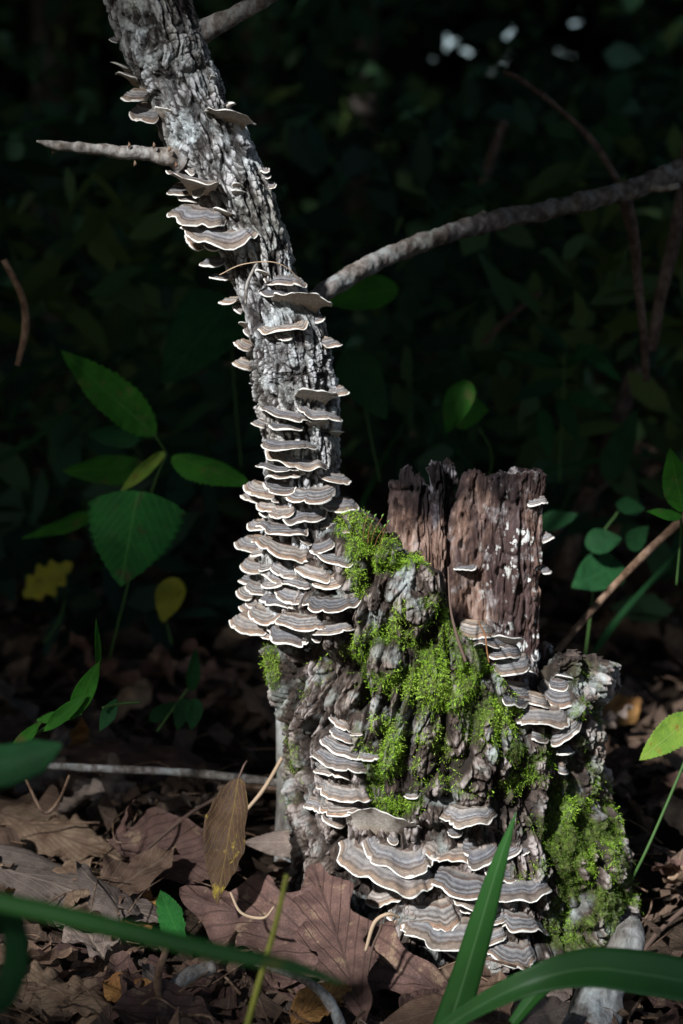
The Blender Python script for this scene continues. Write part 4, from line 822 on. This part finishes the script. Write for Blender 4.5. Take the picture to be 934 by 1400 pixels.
# ------------------------------------------------------------------ green plants
def plant(name, label, node, stems, leaves, cat='plant', mat='green', stem_mat='stem_dark', srad=1.8):
    r = thing(name, at(*node), label, cat)
    for s in stems:
        V_, F_ = tube([list(at(*p)) for p in s], [srad*PX*1.2, srad*PX], n=24, k=7); part('stem', mesh_np('stem', V_, F_, M[stem_mat]), r)
    for i, L in enumerate(leaves):
        (b, t_, w, kind, nrm), kw = L[:5], (L[5] if len(L) > 5 else {})
        m = kw.pop('mat', mat); kw.setdefault('seed', i+1); kw.setdefault('roll', .35); kw.setdefault('bend', .05); kw.setdefault('crump', .06)
        bb, tt_ = list(at(*b)), list(at(*t_)); leaf_obj('leaf', kind, bb, tt_, w*PX*(b[2]+1.4)/1.4, nrm, M[m], r, **kw)
    return r
plant('leafy_plant', 'green toothed-leaf plant behind the litter left of the trunk', (150, 900, .38),
      [[(150, 900, .38), (175, 800, .36), (205, 680, .35), (228, 620, .34)], [(228, 620, .34), (215, 600, .33), (208, 590, .33)]],
      [((190, 672, .28), (165, 798, .22), 136, 'heart', (0, -.8, .6), dict(roll=-.3, mat='green_spotted', nv=140)),
       ((212, 595, .33), (86, 478, .30), 62, 'serr', (.25, -.85, .4), dict(roll=.4, nv=140)),
       ((236, 624, .33), (344, 660, .27), 52, 'serr', (0, -.65, .75), dict(roll=-.4, nv=140)),
       ((200, 640, .38), (84, 640, .38), 54, 'ovate', (0, -.7, .7), dict(roll=-.4)),
       ((140, 700, .42), (28, 732, .42), 36, 'serr', (0, -.5, .8), dict(roll=-.4)),
       ((225, 618, .33), (165, 672, .30), 22, 'ovate', (.6, -.5, .6), dict(roll=1.2, mat='yellow_green')),
       ((205, 590, .40), (118, 590, .40), 56, 'ovate', (0, -.5, .8), dict(roll=-.4, mat='green_dark'))])
plant('yellow_leaf_plant', 'blurred yellow lobed leaf low in the dark at left', (60, 870, .7), [[(60, 880, .7), (80, 850, .7), (90, 820, .7)]],
      [((100, 770, .7), (30, 815, .7), 74, 'oak', (0, -.9, .4), dict(mat='yellow'))])
plant('yellow_leaf_plant', 'single blurred round yellow leaf left of the dense cluster', (235, 870, .55), [[(235, 880, .55), (228, 850, .55)]],
      [((240, 790, .55), (222, 850, .5), 42, 'ovate', (0, -.95, .3), dict(mat='yellow'))])
plant('broad_leaf_plant', 'dim broad heart-shaped leaf close behind the trunk at left', (330, 620, .6), [[(330, 640, .6), (320, 520, .6), (315, 420, .6)]],
      [((318, 410, .58), (222, 520, .5), 110, 'heart', (0, -.85, .5), dict(mat='green_dark')), ((160, 372, .8), (270, 385, .8), 44, 'ovate', (0, -.6, .8), dict(mat='green_dark'))])
plant('broad_leaf_plant', 'broad drooping leaf right of the trunk under the long branch', (520, 640, .5), [[(520, 660, .5), (500, 560, .5), (490, 470, .5)]],
      [((545, 395, .45), (440, 410, .45), 56, 'ovate', (0, -.8, .5), dict(mat='green')), ((470, 480, .45), (528, 572, .42), 60, 'serr', (-.2, -.8, .5), dict(mat='green_dark', nv=120)),
       ((520, 500, .6), (455, 530, .6), 66, 'ovate', (0, -.8, .5), dict(mat='green_dark'))])
plant('round_leaf_plant', 'pair of round bluish leaves standing above the spire', (640, 700, .4), [[(600, 745, .45), (662, 660, .42), (672, 620, .4), (655, 585, .38)]],
      [((640, 520, .36), (610, 592, .34), 44, 'ovate', (-.3, -.9, .2), dict(roll=.5, mat='green')), ((610, 560, .4), (668, 560, .4), 56, 'ovate', (.2, -.9, .3), dict(roll=-.5))])
lv = []
for i, (a, b_, c, d_) in enumerate([(772, 500, 815, 470), (770, 520, 700, 545), (775, 480, 735, 440), (765, 545, 790, 600), (775, 540, 838, 560), (770, 500, 690, 480), (742, 560, 750, 620), (790, 470, 850, 520)]):
    lv.append(((a, b_, .6), (c, d_, .55), 24, 'ovate', (.1*(i % 3-1), -.8, .5), dict(mat='green_dark')))
plant('fern_like_plant', 'dim plant with many narrow leaflets in the dark right of centre', (765, 640, .6), [[(765, 660, .6), (768, 560, .6), (775, 460, .6)]], lv)
lv = [((735, 720, .4), (790, 702, .4), 34, 'ovate', (0, -.7, .7)), ((800, 745, .4), (850, 735, .4), 40, 'ovate', (0, -.8, .5)), ((850, 770, .42), (785, 800, .38), 62, 'ovate', (0, -.8, .5)), ((842, 690, .45), (882, 695, .45), 30, 'ovate', (0, -.7, .7)),
      ((860, 750, .42), (885, 720, .4), 30, 'ovate', (0, -.8, .5)), ((745, 740, .5), (705, 738, .5), 26, 'ovate', (0, -.8, .5)), ((830, 655, .6), (870, 560, .6), 40, 'ovate', (0, -.8, .5))]
plant('oval_leaf_plant', 'low plant with dark oval leaves right of the spire', (800, 900, .42), [[(800, 900, .42), (810, 820, .42), (820, 740, .42), (845, 700, .42)]], lv, mat='green_dark')
plant('bright_seedling', 'bright green toothed leaves at the right edge above the slanting stick', (925, 760, .12), [[(925, 800, .12), (930, 740, .12), (932, 690, .1)]],
      [((934, 700, .1), (916, 615, .08), 42, 'serr', (-.3, -.9, .3), dict(roll=.3)), ((932, 706, .1), (886, 698, .08), 20, 'serr', (0, -.7, .6), dict(roll=-.3))])
plant('yellow_green_leaf', 'yellow-green toothed leaf entering at the right edge', (950, 1010, .05), [[(970, 1010, .06), (955, 985, .05), (945, 980, .05)]],
      [((950, 978, .05), (876, 1038, .02), 46, 'serr', (.1, -.9, .45), dict(roll=.3, mat='yellow_green'))])
plant('green_sprout', 'glossy green sprout with narrow upright leaves at left', (40, 1000, .02), [[(40, 1010, .02), (90, 975, .0), (125, 935, -.02)], [(140, 968, .04), (165, 962, .05), (192, 960, .05)]],
      [((134, 925, -.02), (134, 847, -.03), 12, 'lance', (.7, -.7, .1), dict(roll=.5)), ((96, 985, -.02), (136, 905, -.03), 30, 'lance', (.1, -.95, .2), dict(roll=.5)), ((60, 1000, -.02), (118, 950, -.03), 24, 'lance', (.1, -.8, .5), dict(roll=.6)),
       ((50, 985, .02), (110, 975, .0), 20, 'lance', (0, -.7, .6)), ((10, 1040, .02), (55, 985, .0), 22, 'lance', (0, -.8, .5)), ((160, 955, .05), (136, 1000, .04), 22, 'lance', (0, -.9, .3), dict(mat='green_dark'))])
plant('green_sprout', 'second small sprout with dark oval leaves left of the stump', (250, 1000, .16), [[(215, 1000, .16), (240, 965, .16), (258, 940, .16)]],
      [((262, 945, .16), (268, 888, .15), 20, 'ovate', (.2, -.9, .2)), ((255, 955, .16), (242, 998, .15), 26, 'ovate', (0, -.9, .3)), ((268, 955, .16), (262, 998, .15), 26, 'ovate', (.1, -.9, .3)), ((205, 985, .2), (240, 960, .2), 22, 'ovate', (0, -.9, .3))], mat='green_dark')
# foreground blades (in front of the focus plane)
def blade(label, pts, w, nrm, name='wild_grass', mat='blade', k=9, n=90, fold=.35, cat='grass blade'):
    P = spline([list(at(*p)) for p in pts], n); T = np.gradient(P, axis=0); T /= np.linalg.norm(T, axis=1)[:, None]
    N = np.array(nrm, float)[None]-T*(T @ np.array(nrm, float))[:, None]; N /= np.linalg.norm(N, axis=1)[:, None]; S = np.cross(N, T)
    wi = np.interp(np.linspace(0, 1, n), np.linspace(0, 1, len(w)), w)*PX/2*(pts[0][2]+1.4)/1.4; u = np.linspace(-1, 1, k)
    V = P[:, None]+S[:, None]*(u[None, :, None]*wi[:, None, None])+N[:, None]*(-(np.abs(u)[None, :, None]**1.3)*wi[:, None, None]*fold)
    uv = np.stack([np.broadcast_to(u, (n, k)).ravel(), np.repeat(np.linspace(0, 1, n), k), np.zeros(n*k)], 1)
    o = rebase(link(name, mesh_np(name, V.reshape(-1, 3), gridfaces(k, n), M[mat], True, {'leafuv': uv})))
    sol = o.modifiers.new('thick', 'SOLIDIFY'); sol.thickness = .0003; return tag(o, label, cat, kind='thing')
blade('upright bright green grass blade crossing the lowest brackets', [(600, 1440, -.26), (628, 1360, -.26), (655, 1270, -.26), (682, 1180, -.26), (706, 1110, -.26)], [52, 46, 38, 22, 1], (-.35, -.9, .15), mat='blade')
blade('broad green blade arching across the bottom right corner', [(560, 1440, -.34), (640, 1385, -.35), (720, 1345, -.36), (800, 1325, -.36), (880, 1332, -.36), (990, 1352, -.36)], [16, 26, 38, 56, 64, 60], (-.05, -.8, .6), fold=-.25)
blade('shorter green blade folded behind the broad arching blade', [(700, 1400, -.28), (745, 1345, -.28), (785, 1318, -.28), (850, 1318, -.27)], [14, 26, 28, 10], (0, -.8, .5))
blade('dark blurred grass blade slanting across the bottom left', [(-60, 1222, -.62), (60, 1246, -.62), (180, 1274, -.62), (300, 1302, -.62), (400, 1322, -.62), (470, 1345, -.62)], [26, 28, 28, 26, 20, 5], (0, -.9, .4))
blade('dark curled blade at the lower left edge', [(-30, 1240, -.6), (12, 1262, -.6), (20, 1310, -.6), (4, 1362, -.6), (-30, 1385, -.6)], [30, 36, 40, 36, 30], (-.2, -.95, .1), mat='green_dark')
blade('dark blurred leaf tip at the left edge above the litter', [(-60, 1048, -.45), (0, 1045, -.45), (50, 1032, -.45), (84, 1018, -.45)], [60, 66, 52, 6], (0, -.8, .5), mat='green_dark')
stick('slender_plant', [(330, 1430, -.42), (355, 1340, -.42), (378, 1260, -.42), (392, 1196, -.42)], [3.5, 3.2, 2.8, 2.6], M['stem_yellow'], 'thin blurred yellow-green stem with a blunt tip in front of the oak leaf', 'stem', n=40, k=8, seed=33)
for i, (pts, lab) in enumerate([([(60, 800, 1.0), (20, 560, 1.0), (190, 480, 1.1), (330, 520, 1.1)], 'long arching blade behind the leafy plant'), ([(-40, 565, .9), (40, 500, .9), (180, 480, .9), (330, 505, .9)], 'wide dim blade crossing behind the leafy plant'),
                  ([(-20, 640, .7), (60, 590, .7), (130, 530, .7)], 'dim yellowish blade at the left edge'), ([(460, 800, .9), (500, 680, .9), (560, 560, .9)], 'faint blade rising between trunk and spire'), ([(580, 560, .6), (690, 700, .7), (720, 780, .7)], 'thin dim blade behind the spire'),
                  ([(640, 690, .7), (760, 640, .7), (900, 620, .7)], 'thin dim blade arching right behind the spire'), ([(800, 910, .6), (850, 840, .6), (940, 740, .6)], 'thin dim blade right of the slanting stick'), ([(-20, 190, .8), (60, 165, .8), (110, 158, .8)], 'faint green blade at the upper left edge')]):
    blade(lab, pts, [7, 10, 7, 2], (0, -.8, .5), mat='green_dark')

# ------------------------------------------------------------------ litter: individual leaves, then scraps
protos = []
for i, (kd, m, ln, wd, ro, be, crp) in enumerate([('ovate', 'dead_brown', .085, .05, .8, .1, .25), ('oak', 'dead_brown', .12, .075, .7, .08, .25), ('serr', 'dead_grey', .075, .045, 1.6, .2, .3), ('ovate', 'dead_purple', .09, .055, .5, .1, .18),
                                        ('oak', 'dead_grey', .11, .07, 1.0, .1, .3), ('serr', 'dead_tan', .07, .036, .9, .1, .25), ('oak', 'dead_purple', .12, .08, 1.1, .12, .3), ('ovate', 'dead_tan', .06, .04, -.7, .2, .25),
                                        ('lance', 'dead_purple', .09, .030, 2.0, .1, .2), ('ovate', 'dead_orange', .06, .038, .9, .1, .22)]):
    P, F, uv = leaf_geo(kd, ln, wd, roll=ro, bend=be, crump=crp, seed=60+i, nv=44, nu=13); P[:, 0] -= ln/2
    protos.append(mesh_np('dead_leaf', P, F, M[m], True, {'leafuv': uv}))
NL = 270; cnt = 0; desc = ['brown oval', 'brown lobed', 'grey toothed', 'purple-brown oval', 'grey-brown lobed', 'tan toothed', 'purple-brown lobed', 'tan oval', 'narrow rolled', 'orange-brown']
rl = random.Random(3)
while cnt < NL:
    y = -.30+2.3*rl.random()**1.5; half = .24*(y+1.4)/1.4+.05; x = rl.uniform(-half, half)
    if ((x-.09)/.155)**2+((y-.03)/.10)**2 < 1: continue
    pi_ = min(9, int(rl.random()**1.1*10)); zl = rl.random()
    low = (x > -.12 and y < -.05)                         # keep the big leaves in front clear
    o = link('dead_leaf', protos[pi_]); o.location = (x, y, float(gz([x], [y])[0])+(.002 if low else .004+.026*zl))
    tq = .2 if y < 0 else .42; o.rotation_euler = (rl.gauss(0, tq)+(math.pi if rl.random() < .4 else 0), rl.gauss(0, tq), rl.uniform(0, 6.28)); s = rl.uniform(.75, 1.25)*(1 if y < .5 else 1.15); o.scale = (s, s, s)
    qx_, qy_ = proj(np.array([[x, y, .02]])); qx_, qy_ = qx_[0], qy_[0]
    dep = 'in the front litter' if qy_ > 1300 else 'on the litter in the middle distance' if qy_ > 1120 else 'behind the long grey stick' if qy_ > 960 else 'far back in the dark litter'
    sd_ = 'at the far left' if qx_ < 130 else 'left of the stump' if qx_ < 390 else 'by the stump' if qx_ < 860 else 'right of the stump'
    tag(o, f"{'small ' if s < .9 else 'large ' if s > 1.12 else ''}{desc[pi_]} dead leaf {dep} {sd_}", 'dead leaf', 'dead leaves of the litter'); cnt += 1
    if y < .4:
        pass
# scraps and far litter as one stuff
n = 9000; yv = -.35+5.5*rng.uniform(0, 1, n)**1.8; xv = rng.uniform(-1, 1, n)*(.26*(yv+1.4)/1.4+.3); zv = gz(xv, yv)-.004+rng.uniform(0, .012, n)
sz = rng.uniform(.004, .016, n)*(1+1.3*np.clip(yv, 0, 3)); a = rng.uniform(0, 6.28, n); tl = rng.normal(0, .5, (n, 2))
q = np.array([[-1, 0, 0], [-.2, -.6, .15], [1, 0, -.05], [.1, .6, .2]]); ca, sa = np.cos(a), np.sin(a)
V = q[None]*sz[:, None, None]; Vx = V[:, :, 0]*ca[:, None]-V[:, :, 1]*sa[:, None]; Vy = V[:, :, 0]*sa[:, None]+V[:, :, 1]*ca[:, None]; Vz = V[:, :, 2]+V[:, :, 0]*tl[:, :1]+V[:, :, 1]*tl[:, 1:]
V = np.stack([Vx+xv[:, None], Vy+yv[:, None], Vz+zv[:, None]], -1).reshape(-1, 3)
o = link('leaf_scraps', mesh_np('leaf_scraps', V, np.arange(n*4).reshape(n, 4), M['scrap'], False, {'leafuv': np.tile(q*.5, (n, 1))})); tag(o, 'fine brown leaf scraps and crumbs covering the forest floor', 'leaf litter', kind='stuff')
mb = MB()
for i in range(260):
    y = -.3+1.6*rl.random()**1.4; x = rl.uniform(-1, 1)*(.22*(y+1.4)/1.4+.05); L_ = rl.uniform(.02, .09); a_ = rl.uniform(0, 6.28); z = float(gz([x], [y])[0])+rl.uniform(0, .03)
    p0 = (x, y, z); p1 = (x+math.cos(a_)*L_*.5+rl.gauss(0, .006), y+math.sin(a_)*L_*.5, z+rl.uniform(-.002, .008)); p2 = (x+math.cos(a_)*L_, y+math.sin(a_)*L_, z+rl.uniform(-.01, .006))
    V_, F_ = tube([p0, p1, p2], [rl.uniform(.0004, .0013), .0005], n=7, k=5); mb.add(V_, F_)
o = link('fine_twigs', mb.mesh('fine_twigs', M['brown_twig'])); tag(o, 'fine rootlets and twig bits strewn over the leaf litter', 'twigs', kind='stuff')

# ------------------------------------------------------------------ undergrowth, far forest
def leaf_cloud(name, pos, size, mat, tint, label, cat, flat=.6):
    n = len(pos); nrm = rng.normal(0, 1, (n, 3)); nrm[:, 2] += flat*2; nrm /= np.linalg.norm(nrm, axis=1)[:, None]
    rv = rng.normal(0, 1, (n, 3)); s = np.cross(nrm, rv); s /= np.linalg.norm(s, axis=1)[:, None]; t_ = np.cross(nrm, s)
    q = [(-1, 0), (-.35, .42), (.35, .36), (1, 0), (.35, -.36), (-.35, -.42)]
    V = np.stack([pos+s*(a*size)[:, None]+t_*(b*size)[:, None]+nrm*((-.12*a*a)*size)[:, None] for a, b in q], 1).reshape(-1, 3)
    o = link(name, mesh_np(name, V, np.arange(n*6).reshape(n, 6), mat, False, {'tint': np.repeat(tint, 6)})); return tag(o, label, cat, kind='stuff')
n = 15000; yv = .75+5.5*rng.uniform(0, 1, n)**1.3; xv = rng.uniform(-1, 1, n)*(.25*(yv+1.4)+.9); hz = .05+rng.uniform(0, 1, n)**1.4*(.35+.22*yv)
cl = fbm(np.stack([xv*3, yv*2, hz*3], 1), 2, 601); keep = cl > -.12
pos = np.stack([xv, yv, hz], 1)[keep]; fx_, fy_ = proj(pos); pos = pos[~((np.hypot(fx_-610, fy_-65) < 55) | (np.hypot(fx_-800, fy_-50) < 50))]
leaf_cloud('undergrowth', pos, rng.uniform(.018, .05, len(pos))*(1+.12*pos[:, 1]), M['under'], np.clip(.45+fbm(pos*2.5, 2, 611)*1.2, 0, 1), 'dim low undergrowth leaves filling the dark behind the stump', 'undergrowth')
n = 90000; yv = 7+9*rng.uniform(0, 1, n); xv = rng.uniform(-1, 1, n)*(.30*(yv+1.4)+4); hz = rng.uniform(0, 5, n)
holes = np.zeros(n, bool); fx_, fy_ = proj(np.stack([xv, yv, hz], 1))
for (hx, hy, hr) in ((590, 70, 11), (612, 60, 10), (632, 62, 11), (690, 82, 11), (785, 28, 12), (812, 78, 11), (733, 95, 8), (780, 70, 8)):
    holes |= (((fx_-hx)**2+(fy_-hy)**2) < (hr+7)**2) & (rng.uniform(0, 1, n) < (.80 if hx < 650 else .66))
thin = (((fx_-650)/150)**2+((fy_-60)/75)**2) < 1; rr2 = rng.uniform(0, 1, n)
pos = np.stack([xv, yv, hz], 1)[~(holes | (thin & (rr2 < .45)))]
leaf_cloud('forest_foliage', pos, rng.uniform(.08, .2, len(pos)), M['under'], np.clip(.4+fbm(pos*.8, 2, 621)*1.3, 0, 1), 'far dark forest foliage with small sky gaps at the top', 'foliage')
for i, (x, Y, r) in enumerate([(60, 5.5, .09), (340, 7.0, .10), (480, 5.2, .05)]):
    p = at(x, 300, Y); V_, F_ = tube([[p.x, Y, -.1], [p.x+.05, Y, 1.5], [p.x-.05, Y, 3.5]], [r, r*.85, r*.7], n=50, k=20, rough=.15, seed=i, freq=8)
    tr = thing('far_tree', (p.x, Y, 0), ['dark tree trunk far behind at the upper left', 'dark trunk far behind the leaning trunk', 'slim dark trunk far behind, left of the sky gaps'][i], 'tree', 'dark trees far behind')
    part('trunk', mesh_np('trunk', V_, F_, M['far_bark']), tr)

# ------------------------------------------------------------------ canopy overhead: unseen leaves added to block the sun, thinned to shape a light pool
def pool(P, grow=0):
    """how open the leaves are for a point lit along the sun's direction: 1 in the sunlit patch"""
    q = P-np.array(sdir)[None]*((P[:, 1]+.04)/sdir.y)[:, None]
    px, py = 467+q[:, 0]/PX, 1330-(q[:, 2])/PX*.99
    def cap(ax, ay, bx, by, r, so):
        vx, vy = bx-ax, by-ay; t_ = np.clip(((px-ax)*vx+(py-ay)*vy)/(vx*vx+vy*vy), 0, 1); d = np.hypot(px-ax-vx*t_, py-ay-vy*t_); return 1-sst(r, r+so, d)
    return np.maximum.reduce([cap(300, 300, 420, 860, 200+grow, 100), cap(200, 40, 300, 300, 90+grow, 120)*.42, cap(560, 840, 680, 1150, 280+grow, 110), cap(420, 1100, 640, 1300, 160+grow, 130)*.75,
                              cap(-150, 1080, 420, 1330, 170+grow, 120)*.55, cap(-420, 60, -120, 230, 190, 120)*.3, cap(740, 420, 700, 500, 60, 80)*.6, cap(900, 1500, 960, 1750, 110, 120)*.6])
n = 66000; P = np.stack([rng.uniform(-9, 8, n), rng.uniform(-10, 14, n), rng.uniform(2.6, 3.6, n)], 1)
P = P[rng.uniform(0, 1, len(P)) > sst(.02, .3, pool(P, 200))]; P = P[~((P[:, 1] < -5.2) | ((P[:, 0] > .5) & (P[:, 1] < -.8)))]
leaf_cloud('tree_canopy', P, rng.uniform(.10, .22, len(P)), M['canopy'], np.zeros(len(P)), 'dense tree canopy overhead', 'canopy', flat=.9)
n = 30000; base = np.stack([rng.uniform(-1.5, 1.5, n), np.full(n, -.04), rng.uniform(-.9, 1.6, n)], 1); P = base+np.array(sdir)[None]*rng.uniform(2.0, 2.9, n)[:, None]
P = P[(P[:, 2] > .78) & (rng.uniform(0, 1, n) > pool(P)*1.3)]
leaf_cloud('hanging_foliage', P, rng.uniform(.02, .05, len(P)), M['canopy'], np.zeros(len(P)), 'leafy boughs hanging over the path of the sun', 'foliage')  # finer layer out of view, added to trim the edge of the sun patch
